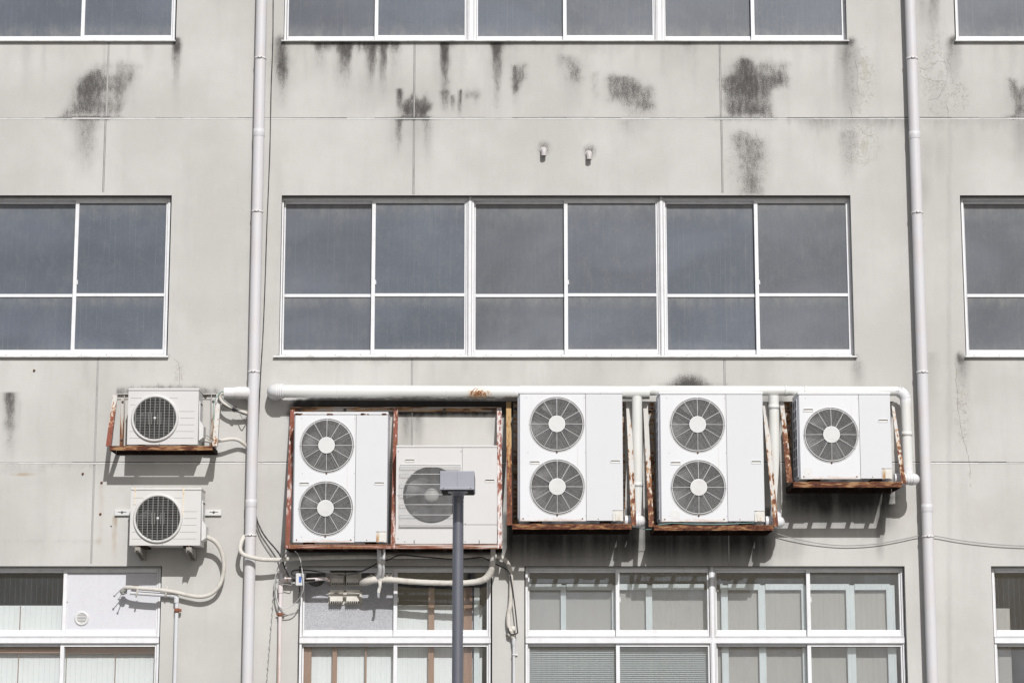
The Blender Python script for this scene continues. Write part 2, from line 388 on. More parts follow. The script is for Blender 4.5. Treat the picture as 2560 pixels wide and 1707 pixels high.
MAT['rust_arm_b'] = rust_paint('brown arm, ochre at its top', (0.45, 0.30, 0.15), (0.21, 0.078, 0.046), BROWN, DARK, 0.50, 0.66, 0.6, grad=0.34, mid=0.66, tan=(.30, .14, .06))
MAT['red_arm'] = rust_paint('red primer arm with paint at its top', WHITE, (0.24, 0.080, 0.062), (0.25, 0.095, 0.055), (0.17, 0.055, 0.042), 0.48, 0.60, 1.0, (55, 55, 2.4), grad=0.9, mid=0.34)
MAT['red_post'] = rust_paint('red primer post', (0.52, 0.45, 0.43), RED, (0.22, 0.095, 0.055), (0.15, 0.05, 0.036), 0.57, 0.66, 1.0, (46, 46, 1.2), tan=PINK)
MAT['red_post_pale'] = rust_paint('red primer post mostly white', (0.61, 0.575, 0.57), RED, (0.25, 0.10, 0.06), (0.17, 0.055, 0.04), 0.46, 0.54, 1.0, (46, 46, 2.2), grad=0.10, mid=0.5, tan=PINK)
MAT['red_rail'] = rust_paint('red primer rail', (0.52, 0.46, 0.42), (0.235, 0.085, 0.062), (0.27, 0.13, 0.065), DARK, 0.55, 0.66, 0.8, (2.4, 60, 60), tan=PINK)
MAT['grey_rail'] = rust_paint('old grey wall rail', (0.40, 0.38, 0.36), (0.22, 0.10, 0.07), (0.20, 0.12, 0.08), (0.08, 0.06, 0.05), 0.46, 0.6, 0.5, (4, 30, 30))
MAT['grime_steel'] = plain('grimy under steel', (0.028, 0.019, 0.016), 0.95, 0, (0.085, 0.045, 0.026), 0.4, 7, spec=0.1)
MAT['rust_cover'] = rust_paint('white cover with rust runs', (0.66, 0.645, 0.60), (0.50, 0.31, 0.16), (0.42, 0.22, 0.10), (0.26, 0.11, 0.05), 0.36, 0.47, 0.4, (22, 22, 4), tan=(.56, .42, .27))
MAT['rust_ring'] = plain('rusty strap', (0.24, 0.09, 0.05), 0.8, 0, (0.12, 0.05, 0.03), 0.5, 30)
MAT['ground'] = plain('asphalt yard', (0.16, 0.158, 0.152), 0.9, 0, (0.2, 0.2, 0.2), 0.3, 0.4)

# ------------------------------------------------------------------ mesh builder
class MB:
    def __init__(s): s.v, s.f, s.m, s.sm, s.mi = [], [], [], [], 0
    def add(s, vs, fs, smooth=False):
        o = len(s.v)
        s.v += [tuple(p) for p in vs]
        for f in fs:
            s.f.append(tuple(i + o for i in f)); s.m.append(s.mi); s.sm.append(smooth)
        return s
    def hexa(s, p):
        """p: 8 points, bottom ring 0-3 counter-clockwise seen from above, top ring 4-7"""
        return s.add(p, [(3, 2, 1, 0), (4, 5, 6, 7), (0, 1, 5, 4), (1, 2, 6, 5), (2, 3, 7, 6), (3, 0, 4, 7)])
    def box(s, x0, x1, y0, y1, z0, z1):
        x0, x1 = min(x0, x1), max(x0, x1); y0, y1 = min(y0, y1), max(y0, y1); z0, z1 = min(z0, z1), max(z0, z1)
        return s.hexa([(x0, y0, z0), (x1, y0, z0), (x1, y1, z0), (x0, y1, z0), (x0, y0, z1), (x1, y0, z1), (x1, y1, z1), (x0, y1, z1)])
    def bbox(s, x0, x1, y0, y1, z0, z1, b=0.004):
        """box with chamfered edges"""
        x0, x1 = min(x0, x1), max(x0, x1); y0, y1 = min(y0, y1), max(y0, y1); z0, z1 = min(z0, z1), max(z0, z1)
        b = min(b, (x1 - x0) * .45, (y1 - y0) * .45, (z1 - z0) * .45)
        bm = bmesh.new()
        bmesh.ops.create_cube(bm, size=1)
        for v in bm.verts:
            v.co = Vector(((x0 + x1) / 2 + v.co.x * (x1 - x0), (y0 + y1) / 2 + v.co.y * (y1 - y0), (z0 + z1) / 2 + v.co.z * (z1 - z0)))
        bmesh.ops.bevel(bm, geom=bm.edges[:], offset=b, segments=2, affect='EDGES', profile=0.5)
        return s.bm(bm)
    def bm(s, bm, smooth=False):
        bm.verts.index_update()
        s.add([v.co[:] for v in bm.verts], [[v.index for v in f.verts] for f in bm.faces], smooth)
        bm.free()
        return s
    def prism(s, a, b, wx, wy):
        """bar between a and b with a level rectangular section, a = lower end, measured from its front left edge"""
        a, b = Vector(a), Vector(b)
        q = [(0, 0), (wx, 0), (wx, wy), (0, wy)]
        return s.hexa([(a.x + i, a.y + j, a.z) for i, j in q] + [(b.x + i, b.y + j, b.z) for i, j in q])
    def tube(s, pts, r, seg=10, smooth_path=True, cap=True, sub=6, jitter=0.0):
        pts = [Vector(p) for p in pts]
        if smooth_path and len(pts) > 2:
            q = []
            for i in range(len(pts) - 1):
                p0, p1, p2, p3 = pts[max(i - 1, 0)], pts[i], pts[i + 1], pts[min(i + 2, len(pts) - 1)]
                for k in range(sub):
                    t = k / sub
                    q.append(0.5 * ((2 * p1) + (p2 - p0) * t + (2 * p0 - 5 * p1 + 4 * p2 - p3) * t * t + (3 * p1 - p0 - 3 * p2 + p3) * t ** 3))
            pts = q + [pts[-1]]
        n = len(pts)
        rr = r if isinstance(r, (list, tuple)) else [r, r]
        T = [(pts[min(i + 1, n - 1)] - pts[max(i - 1, 0)]).normalized() for i in range(n)]
        N = T[0].orthogonal().normalized()
        vs = []
        for i in range(n):
            N = (N - T[i] * N.dot(T[i])).normalized()
            B = T[i].cross(N)
            t = i / max(n - 1, 1) * (len(rr) - 1)
            k = min(int(t), len(rr) - 2)
            ri = rr[k] + (rr[k + 1] - rr[k]) * (t - k)
            ri *= 1 + random.uniform(-jitter, jitter)
            for j in range(seg):
                a = 2 * math.pi * j / seg
                vs.append(pts[i] + (N * math.cos(a) + B * math.sin(a)) * ri)
        fs = [(i * seg + j, i * seg + (j + 1) % seg, (i + 1) * seg + (j + 1) % seg, (i + 1) * seg + j) for i in range(n - 1) for j in range(seg)]
        s.add(vs, fs, True)
        if cap:
            o = len(vs)
            s.add(vs[:seg], [tuple(reversed(range(seg)))]); s.add(vs[o - seg:], [tuple(range(seg))])
        return s
    def cyl(s, a, b, r, seg=20, cap=True): return s.tube([a, b], r, seg, False, cap)
    def lathe(s, c, prof, seg=48, axis='y', smooth=True, arc=(0, 2 * math.pi)):
        """prof: list of (radius, offset along axis)"""
        c = Vector(c)
        full = abs(arc[1] - arc[0] - 2 * math.pi) < 1e-6
        m = seg if full else seg + 1
        vs = []
        for r, h in prof:
            for j in range(m):
                a = arc[0] + (arc[1] - arc[0]) * j / seg
                if axis == 'y': vs.append(c + Vector((r * math.cos(a), h, r * math.sin(a))))
                elif axis == 'z': vs.append(c + Vector((r * math.cos(a), r * math.sin(a), h)))
                else: vs.append(c + Vector((h, r * math.cos(a), r * math.sin(a))))
        fs = []
        for i in range(len(prof) - 1):
            for j in range(seg):
                k = (j + 1) % m
                fs.append((i * m + j, i * m + k, (i + 1) * m + k, (i + 1) * m + j))
        return s.add(vs, fs, smooth)
    def ring(s, c, R, r, seg=56, k=5):
        prof = [(R + r * math.cos(2 * math.pi * i / k), r * math.sin(2 * math.pi * i / k)) for i in range(k + 1)]
        return s.lathe(c, prof, seg)
    def plate_hole(s, x0, x1, z0, z1, cx, cz, R, y):
        """upright plate facing -y with a round hole"""
        ang = [2 * math.pi * i / 72 for i in range(72)]
        ang += [math.atan2(z - cz, x - cx) % (2 * math.pi) for x in (x0, x1) for z in (z0, z1)]
        ang = sorted(set(round(a, 6) for a in ang))
        vs = []
        for a in ang:
            ca, sa = math.cos(a), math.sin(a)
            t = min([(x1 - cx) / ca if ca > 1e-9 else 1e9, (x0 - cx) / ca if ca < -1e-9 else 1e9,
                     (z1 - cz) / sa if sa > 1e-9 else 1e9, (z0 - cz) / sa if sa < -1e-9 else 1e9])
            vs.append((cx + R * ca, y, cz + R * sa)); vs.append((cx + t * ca, y, cz + t * sa))
        n = len(ang)
        return s.add(vs, [(2 * i, 2 * i + 1, 2 * ((i + 1) % n) + 1, 2 * ((i + 1) % n)) for i in range(n)])
    def build(s, name, mats, parent=None, org=None, label=None):
        """ONE mesh object; vertices are given in world space unless the parent was made with local=True"""
        me = bpy.data.meshes.new(name)
        if parent is not None: o0 = ORG[parent.name]
        elif org is not None: o0 = Vector(org)
        else:
            a = np.array(s.v); o0 = Vector(((a[:, 0].min() + a[:, 0].max()) / 2, (a[:, 1].min() + a[:, 1].max()) / 2, a[:, 2].min()))
        me.from_pydata([(x - o0.x, y - o0.y, z - o0.z) for x, y, z in s.v], [], s.f)
        for m in (mats if isinstance(mats, (list, tuple)) else [mats]): me.materials.append(MAT[m])
        me.polygons.foreach_set('material_index', s.m)
        me.polygons.foreach_set('use_smooth', s.sm)
        me.update()
        ob = bpy.data.objects.new(name, me)
        COL.objects.link(ob)
        if parent is not None:
            ob.parent = parent
        else:
            ob.location = o0
        ORG[ob.name] = o0.copy()
        if label: ob['label'] = label
        return ob
ORG = {}
def thing(name, loc, label, cat, group=None, local=False):
    o = bpy.data.objects.new(name, None)
    o.empty_display_size = 0.1
    COL.objects.link(o)
    o.location = loc
    ORG[o.name] = Vector((0, 0, 0)) if local else Vector(loc)
    o['label'] = label; o['category'] = cat
    if group: o['group'] = group
    return o
def tag(o, label, cat, group=None, kind=None):
    o['label'] = label; o['category'] = cat
    if group: o['group'] = group
    return o
def kids(o): return [c for c in COL.objects if c.parent == o]
def dup(root, loc, label):
    r = root.copy(); COL.objects.link(r); r.location = loc; r['label'] = label; ORG[r.name] = Vector((0, 0, 0))
    for ch in kids(root):
        c = ch.copy(); COL.objects.link(c); c.parent = r
        for g in kids(ch):
            d = g.copy(); COL.objects.link(d); d.parent = c
    return r

# ------------------------------------------------------------------ ground
g = MB().add([(-400, -400, 0), (400, -400, 0), (400, 400, 0), (-400, 400, 0)], [(0, 1, 2, 3)]).build('ground', 'ground', None, (0, 0, 0))
g['kind'] = 'structure'

# ------------------------------------------------------------------ the building
BLD = thing('concrete_building', (0, 0, 0), 'long grey rendered concrete building with three rows of white framed windows and black water stains', 'building')

ZT_B, ZB_B = Z(488.5), Z(889)                        # middle row opening
H_B = ZT_B - ZB_B
ZB_A = Z(101); ZT_A = ZB_A + H_B                     # upper row
ZT_C, ZB_C = Z(1414.5), 1.0                          # lower row
mid_v = 690
OPEN = {                                              # x0, x1, z0, z1
    'A1': (X(-500, 90), X(440, 90), ZB_A, ZT_A), 'A2': (X(709, 90), X(2117.5, 90), ZB_A, ZT_A), 'A3': (X(2387, 90), X(2850, 90), ZB_A, ZT_A),
    'B1': (X(-500, mid_v), X(424, mid_v), ZB_B, ZT_B), 'B2': (X(700.5, mid_v), X(2131.5, mid_v), ZB_B, ZT_B), 'B3': (X(2407, mid_v), X(2870, mid_v), ZB_B, ZT_B),
    'C1': (X(-480, 1560), X(401, 1560), ZB_C, ZT_C), 'C2': (X(745, 1560), X(1230.5, 1560), ZB_C, ZT_C),
    'C3': (X(1311, 1560), X(2266, 1560), ZB_C, ZT_C), 'C4': (X(2483, 1560), X(2960, 1560), ZB_C, ZT_C)}

# --- stain and painted shade map, evaluated on the vertices of the facade mesh
def vnoise(x, seed, n=4096):
    r = np.random.default_rng(seed).random(n)
    i = np.floor(x).astype(int); f = x - i; f = f * f * (3 - 2 * f)
    return r[i % n] * (1 - f) + r[(i + 1) % n] * f
def sstep(a, b, x):
    t = np.clip((x - a) / (b - a), 0, 1); return t * t * (3 - 2 * t)
STAINS_SHADE = []     # (channel, function(u, v) -> density)
def blob(ch, u, v, ru, rv, amp, p=1.0):
    STAINS_SHADE.append((ch, lambda U, V: amp * np.clip(1.25 - np.sqrt(((U - u) / ru) ** 2 + ((V - v) / rv) ** 2), 0, 1) ** p))
def streak(ch, u, v0, v1, w, amp, taper=0.4, seed=1, drift=0.0):
    def f(U, V):
        t = np.clip((V - v0) / (v1 - v0), 0, 1)
        uu = U - u - drift * (V - v0) + 3 * (vnoise(V / 16, seed) - 0.5)
        ww = w * (1 - taper * t) * (0.7 + 0.6 * vnoise(V / 26 + 50, seed))
        return amp * sstep(1.3, 0.25, np.abs(uu) / ww) * (1 - t ** 1.4) * sstep(-3, 3, V - v0)
    STAINS_SHADE.append((ch, f))
def curtain(ch, u0, u1, v0, v1, amp, seed=1, period=9.0, power=1.0):
    """ragged band of drips hanging from v0"""
    def f(U, V):
        L = (v1 - v0) * (0.25 + 0.9 * (0.6 * vnoise(U / period, seed) + 0.4 * vnoise(U / (period * .37), seed + 9)))
        t = np.clip((V - v0) / L, 0, 1)
        edge = sstep(u0 - 6, u0 + 10, U) * sstep(u1 + 6, u1 - 10, U)
        return amp * edge * (1 - t) ** power * sstep(-2.5, 2.5, V - v0) * (0.5 + 0.6 * vnoise(U / 5.0, seed + 3))
    STAINS_SHADE.append((ch, f))
def poly(ch, pts, amp, feather=10.0, fade=None):
    pts = np.array(pts, float)
    def f(U, V):
        inside = np.zeros(U.shape, bool); dist = np.full(U.shape, 1e9)
        n = len(pts)
        for i in range(n):
            (x1, y1), (x2, y2) = pts[i], pts[(i + 1) % n]
            cond = ((y1 > V) != (y2 > V))
            xi = (x2 - x1) * (V - y1) / (y2 - y1 if y2 != y1 else 1e-9) + x1
            inside ^= cond & (U < xi)
            t = np.clip(((U - x1) * (x2 - x1) + (V - y1) * (y2 - y1)) / ((x2 - x1) ** 2 + (y2 - y1) ** 2), 0, 1)
            dist = np.minimum(dist, np.hypot(U - x1 - t * (x2 - x1), V - y1 - t * (y2 - y1)))
        sd = np.where(inside, dist, -dist)
        sd = sd + 7 * (vnoise(U / 11, 5) - 0.5) + 7 * (vnoise(V / 11, 6) - 0.5)
        d = amp * sstep(-feather * 1.5, feather * 1.15, sd)
        if fade: d = d * (1 - np.clip((V - fade[0]) / (fade[1] - fade[0]), 0, 1) * fade[2])
        return d * (0.72 + 0.22 * vnoise(U / 6, 11) + 0.22 * vnoise(U / 19, 12)) * (0.8 + 0.3 * vnoise(V / 25, 13))
    STAINS_SHADE.append((ch, f))
# upper left
poly('g', [(152, 292), (178, 272), (186, 228), (206, 192), (236, 172), (262, 165), (264, 293)], 0.80, 12)
blob('g', 218, 238, 22, 42, 0.35)
poly('g', [(270, 200), (284, 172), (306, 160), (330, 164), (352, 170), (342, 188), (326, 206), (312, 240), (298, 292), (270, 292)], 0.62, 12)
streak('g', 217, 296, 450, 30, 0.50, 0.4, 3); streak('w', 212, 296, 460, 42, 0.45, 0.2, 4); blob('w', 215, 232, 60, 70, 0.30)
blob('g', 443, 112, 13, 22, 0.85); streak('g', 440, 95, 225, 13, 0.75, 0.3, 5); streak('w', 440, 120, 300, 14, 0.3, 0.3, 6)
# under the long upper window
blob('g', 702, 106, 15, 20, 0.55); blob('g', 704, 150, 20, 60, 0.85); streak('w', 704, 92, 310, 30, 0.55, 0.0, 7); streak('g', 706, 160, 285, 15, 0.55, 0.2, 8)
streak('w', 684, 110, 240, 10, 0.35, 0.3, 9)
curtain('g', 775, 1005, 106, 150, 0.95, 21, 12, 1.0)
for u, v1, w, a in ((858, 190, 11, .8), (872, 175, 10, .85), (932, 215, 12, .8), (960, 205, 11, .8), (1110, 190, 13, 1.0), (1112, 300, 15, .55), (1238, 165, 13, 1.0), (1244, 300, 16, .5), (1130, 130, 20, .5), (1265, 125, 26, .5), (1700, 118, 40, .5), (1725, 150, 20, .3), (1408, 125, 12, .35)):
    streak('g', u, 107, v1, w, a, 0.3, int(u)); streak('w', u, 107, v1 + 70, w * 1.5, a * 0.42, 0.1, int(u) + 1)
poly('w', [(850, 110), (1010, 110), (1000, 250), (905, 290), (862, 280)], 0.20, 25)
streak('g', 998, 222, 305, 9, 0.95, 0.1, 31); streak('g', 997, 298, 400, 11, 0.75, 0.5, 32); streak('w', 998, 300, 410, 26, 0.40, 0.2, 33)
poly('g', [(1010, 262), (1018, 246), (1030, 234), (1042, 244), (1056, 250), (1066, 230), (1072, 252), (1080, 262), (1070, 296), (1008, 296)], 0.85, 8)
streak('g', 1066, 297, 400, 12, 0.45, 0.3, 34); streak('w', 1062, 297, 420, 22, 0.35, 0.2, 35); streak('w', 1030, 297, 440, 30, 0.25, 0.2, 36)
streak('g', 1112, 225, 292, 16, 0.55, 0.2, 37); streak('g', 1132, 238, 285, 8, 0.7, 0.2, 38); streak('g', 1150, 224, 300, 8, 1.0, 0.3, 39); blob('g', 1168, 238, 12, 16, 0.5); blob('g', 1190, 234, 16, 14, 0.45); streak('g', 1190, 235, 275, 12, 0.35, .3, 40)
poly('g', [(1284, 168), (1312, 164), (1316, 185), (1302, 208), (1294, 240), (1284, 236)], 0.70, 7); streak('g', 1287, 165, 270, 7, 0.7, 0.4, 41); streak('w', 1292, 170, 300, 16, 0.35, 0.3, 42)
poly('g', [(1402, 142), (1422, 140), (1448, 156), (1456, 178), (1450, 206), (1434, 208), (1420, 192), (1408, 165)], 0.58, 14); blob('g', 1440, 178, 13, 18, 0.40); streak('w', 1432, 190, 300, 26, 0.35, 0.2, 43)
streak('g', 1488, 180, 290, 14, 0.34, 0.2, 44)
poly('g', [(1518, 184), (1528, 180), (1552, 190), (1580, 195), (1604, 214), (1612, 228), (1626, 214), (1634, 232), (1630, 268), (1604, 270), (1590, 262), (1560, 256), (1520, 252)], 0.66, 9)
poly('g', [(1560, 270), (1636, 262), (1640, 290), (1580, 296)], 0.34, 12); streak('g', 1560, 300, 350, 26, 0.25, .2, 45); streak('w', 1590, 296, 380, 40, 0.25, .2, 46)
# big patch on the right
poly('g', [(1804, 200), (1820, 184), (1842, 160), (1860, 144), (1884, 166), (1930, 160), (1948, 168), (1960, 158), (1974, 162), (1972, 220), (1950, 216), (1928, 226), (1924, 262), (1936, 296), (1820, 296), (1808, 250)], 0.76, 12)
streak('g', 1861, 148, 296, 13, 0.55, 0.1, 47); streak('g', 1880, 165, 280, 14, 0.28, 0.2, 48); streak('w', 1870, 160, 330, 75, 0.35, 0.1, 49); blob('g', 1795, 296, 30, 8, 0.5)
poly('g', [(1828, 340), (1858, 326), (1876, 340), (1904, 356), (1908, 384), (1896, 420), (1902, 488), (1856, 488), (1850, 400)], 0.58, 12); blob('c', 1870, 400, 60, 90, 1.0); poly('w', [(1840, 330), (1900, 340), (1905, 488), (1852, 488)], 0.25, 20)
# right hand corner of the long upper window
blob('g', 2128, 104, 14, 14, 0.75); blob('g', 2118, 135, 17, 36, 0.45); streak('w', 2122, 100, 340, 28, 0.85, 0.0, 51); streak('w', 2100, 110, 330, 18, 0.55, 0.0, 52); blob('c', 2150, 200, 50, 110, 0.8); blob('p', 2162, 175, 14, 60, 1.0); blob('c', 2150, 360, 60, 70, 0.9); blob('p', 2162, 360, 18, 40, 1.0)
streak('w', 2120, 300, 490, 28, 0.35, 0.1, 53); streak('g', 2122, 330, 480, 22, 0.36, 0.2, 54)
curtain('w', 1990, 2300, 298, 350, 0.6, 55, 14); curtain('g', 1960, 2280, 297, 330, 0.45, 56, 10)
for u, a in ((2025, .6), (2058, 1.0), (2120, .6), (2180, .6), (2240, .7), (2262, .7)): blob('p', u, 312, 10, 18, a)
# between the right pipe and the edge
poly('w', [(2292, 0), (2345, 0), (2352, 120), (2300, 110)], 0.40, 22); streak('g', 2335, -40, 110, 16, 0.62, 0.2, 57); streak('g', 2305, -30, 90, 12, 0.3, 0.2, 58)
blob('w', 2312, 140, 40, 60, 0.34); blob('c', 2345, 190, 60, 130, 0.9); blob('w', 2330, 235, 50, 80, 0.22)
blob('g', 2384, 100, 10, 15, 0.8); streak('w', 2384, 92, 250, 24, 0.75, 0.1, 59); streak('g', 2378, 100, 150, 12, 0.5, 0.2, 60); blob('c', 2395, 240, 35, 60, 0.8); blob('p', 2402, 228, 8, 10, 1.0)
poly('g', [(2524, 198), (2540, 206), (2546, 222), (2562, 212), (2600, 215), (2600, 296), (2532, 294), (2538, 262), (2526, 240)], 0.70, 9); blob('g', 2530, 294, 30, 8, 0.5); streak('w', 2552, 300, 480, 24, 0.45, .1, 61); streak('g', 2556, 300, 400, 16, 0.3, .1, 62); curtain('w', 2300, 2560, 299, 345, 0.4, 63, 15)
for u, v in ((2310, 470), (2320, 380), (2350, 390)): blob('w', u, v, 20, 50, 0.25)
for u, v, ru, rv, a in ((215, 240, 75, 85, .34), (310, 225, 60, 75, .26), (1040, 265, 70, 50, .30), (1155, 255, 60, 50, .20), (1300, 200, 30, 60, .24), (1435, 180, 45, 60, .26), (1575, 230, 80, 55, .26), (1880, 225, 110, 95, .36), (1875, 410, 60, 110, .30), (2550, 250, 50, 70, .3), (704, 170, 40, 95, .25)):
    blob('w', u, v, ru, rv, a, 1.3)
for i, u in enumerate(list(range(740, 1010, 24)) + list(range(1090, 1290, 37)) + list(range(1400, 2080, 66)) + list(range(60, 420, 52))):
    streak('w', u + random.uniform(-9, 9), 107, random.uniform(170, 292), random.uniform(6, 16), random.uniform(.12, .30), .2, 200 + i)
for i, u in enumerate(list(range(720, 2120, 75)) + list(range(30, 420, 80))):
    streak('w', u + random.uniform(-25, 25), 898, random.uniform(920, 1000), random.uniform(5, 18), random.uniform(.06, .2), .2, 300 + i)
for i, u in enumerate(range(2300, 2560, 33)):
    streak('w', u + random.uniform(-9, 9), random.choice((0, 110, 299)), random.uniform(190, 480), random.uniform(6, 16), random.uniform(.12, .3), .2, 400 + i)
curtain('g', 712, 2110, 106, 120, 0.40, 91, 16); curtain('w', 712, 2110, 106, 150, 0.35, 92, 20)
blob('c', 448, 935, 14, 40, 1.0); blob('c', 1380, 1390, 110, 10, 0.6); blob('c', 2320, 200, 40, 90, 0.7)
blob('g', 1035, 297, 70, 6, .8); blob('g', 225, 295, 80, 5, .7); blob('w', 1035, 320, 60, 50, .35)
for u, v1, w, a in ((850, 235, 13, .55), (868, 245, 14, .6), (925, 255, 15, .55), (955, 270, 14, .6), (1112, 292, 17, .5), (1243, 292, 18, .5), (800, 190, 14, .4), (985, 210, 12, .4)):
    streak('g', u, 107, v1, w, a, .2, int(u) + 7); streak('w', u, 107, v1 + 40, w * 1.7, a * .6, .1, int(u) + 8)
streak('g', 1866, 150, 300, 22, .5, .1, 501); streak('g', 235, 175, 296, 26, .4, .1, 502)
# lower down
blob('w', 2145, 935, 20, 40, 0.5); blob('g', 2140, 892, 8, 8, 0.7); streak('g', 2142, 900, 960, 16, 0.40, .3, 64)
blob('g', 2400, 893, 13, 17, 0.78); streak('w', 2408, 890, 985, 22, 0.75, .2, 65); streak('g', 2404, 896, 970, 13, .5, .3, 66); blob('p', 2392, 935, 7, 22, 1.0); blob('p', 2403, 985, 8, 24, .9); blob('p', 2424, 1190, 7, 20, 1.0); blob('p', 2424, 1212, 8, 12, 1.0)
blob('c', 2405, 1030, 24, 110, 0.9); streak('w', 2330, 880, 1050, 20, 0.30, .2, 67)
blob('g', 692, 892, 8, 10, 0.5); blob('g', 421, 890, 7, 7, 0.5); curtain('g', 700, 1030, 898, 915, 0.45, 68, 22)
streak('g', 25, 980, 1150, 17, 0.86, 0.3, 69); streak('w', 25, 980, 1180, 26, 0.5, 0.2, 70); streak('w', 48, 1000, 1110, 8, 0.4, .2, 71)
poly('g', [(292, 974), (330, 966), (410, 962), (490, 966), (548, 974), (552, 990), (290, 990)], 0.62, 7)
poly('g', [(790, 996), (1300, 1000), (1304, 1030), (736, 1030), (738, 1004)], 1.25, 8); poly('w', [(780, 992), (1302, 996), (1304, 1034), (722, 1034)], 0.9, 12)
blob('g', 1280, 1010, 40, 40, 1.0); streak('g', 728, 1010, 1110, 12, 0.6, .3, 72)
streak('g', 1015, 1030, 1130, 14, 0.42, .2, 73); streak('w', 1015, 1030, 1150, 20, 0.65, .0, 74); streak('g', 1045, 1030, 1130, 13, 0.45, .2, 75); streak('w', 1046, 1030, 1150, 18, 0.6, .0, 76); curtain('g', 990, 1240, 1030, 1048, 0.7, 77, 18); blob('w', 1230, 1060, 14, 30, 0.3)
blob('g', 1722, 966, 46, 34, 1.0); blob('g', 1722, 964, 62, 24, 0.5); curtain('g', 1640, 1830, 958, 972, 0.4, 78, 12)
for u0, u1, v0 in ((1255, 1600, 1318), (1606, 1925, 1320), (1958, 2235, 1222)):      # black soiling plus painted-in shade of the dark shelf undersides
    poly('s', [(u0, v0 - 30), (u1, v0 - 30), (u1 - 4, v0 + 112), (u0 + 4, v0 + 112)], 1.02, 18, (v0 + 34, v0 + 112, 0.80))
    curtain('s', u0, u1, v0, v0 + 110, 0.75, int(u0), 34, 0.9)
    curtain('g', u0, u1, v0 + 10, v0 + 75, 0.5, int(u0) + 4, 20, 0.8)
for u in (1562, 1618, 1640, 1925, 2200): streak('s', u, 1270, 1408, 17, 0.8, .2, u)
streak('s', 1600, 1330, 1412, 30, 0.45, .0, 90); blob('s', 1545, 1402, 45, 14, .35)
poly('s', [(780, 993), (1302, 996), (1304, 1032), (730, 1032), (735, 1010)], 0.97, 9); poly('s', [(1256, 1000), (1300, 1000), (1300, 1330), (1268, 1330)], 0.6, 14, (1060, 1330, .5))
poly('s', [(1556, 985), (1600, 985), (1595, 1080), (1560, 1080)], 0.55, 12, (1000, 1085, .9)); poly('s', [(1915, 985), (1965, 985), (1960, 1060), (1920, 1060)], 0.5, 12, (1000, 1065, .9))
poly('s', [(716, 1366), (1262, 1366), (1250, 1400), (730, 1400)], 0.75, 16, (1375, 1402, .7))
poly('w', [(1250, 1335), (2010, 1335), (1990, 1412), (1300, 1412)], 0.45, 20)
streak('g', 288, 1288, 1330, 8, 0.45, .2, 79); streak('r', 287, 1292, 1410, 6, 0.8, .1, 80); streak('r', 252, 1210, 1380, 7, 0.30, .0, 81); blob('r', 248, 1352, 8, 10, .6); curtain('g', 130, 255, 1350, 1364, 0.3, 82, 8); curtain('g', 0, 110, 1350, 1364, 0.22, 83, 8); curtain('g', 0, 265, 1160, 1186, 0.32, 84, 12); blob('r', 58, 1186, 30, 3, .8); blob('w', 40, 1176, 70, 12, 0.2)
for u, v in ((1360, 371), (1474, 379)): blob('g', u, v, 17, 19, 0.72, 0.8)
for u in (800, 815): pass

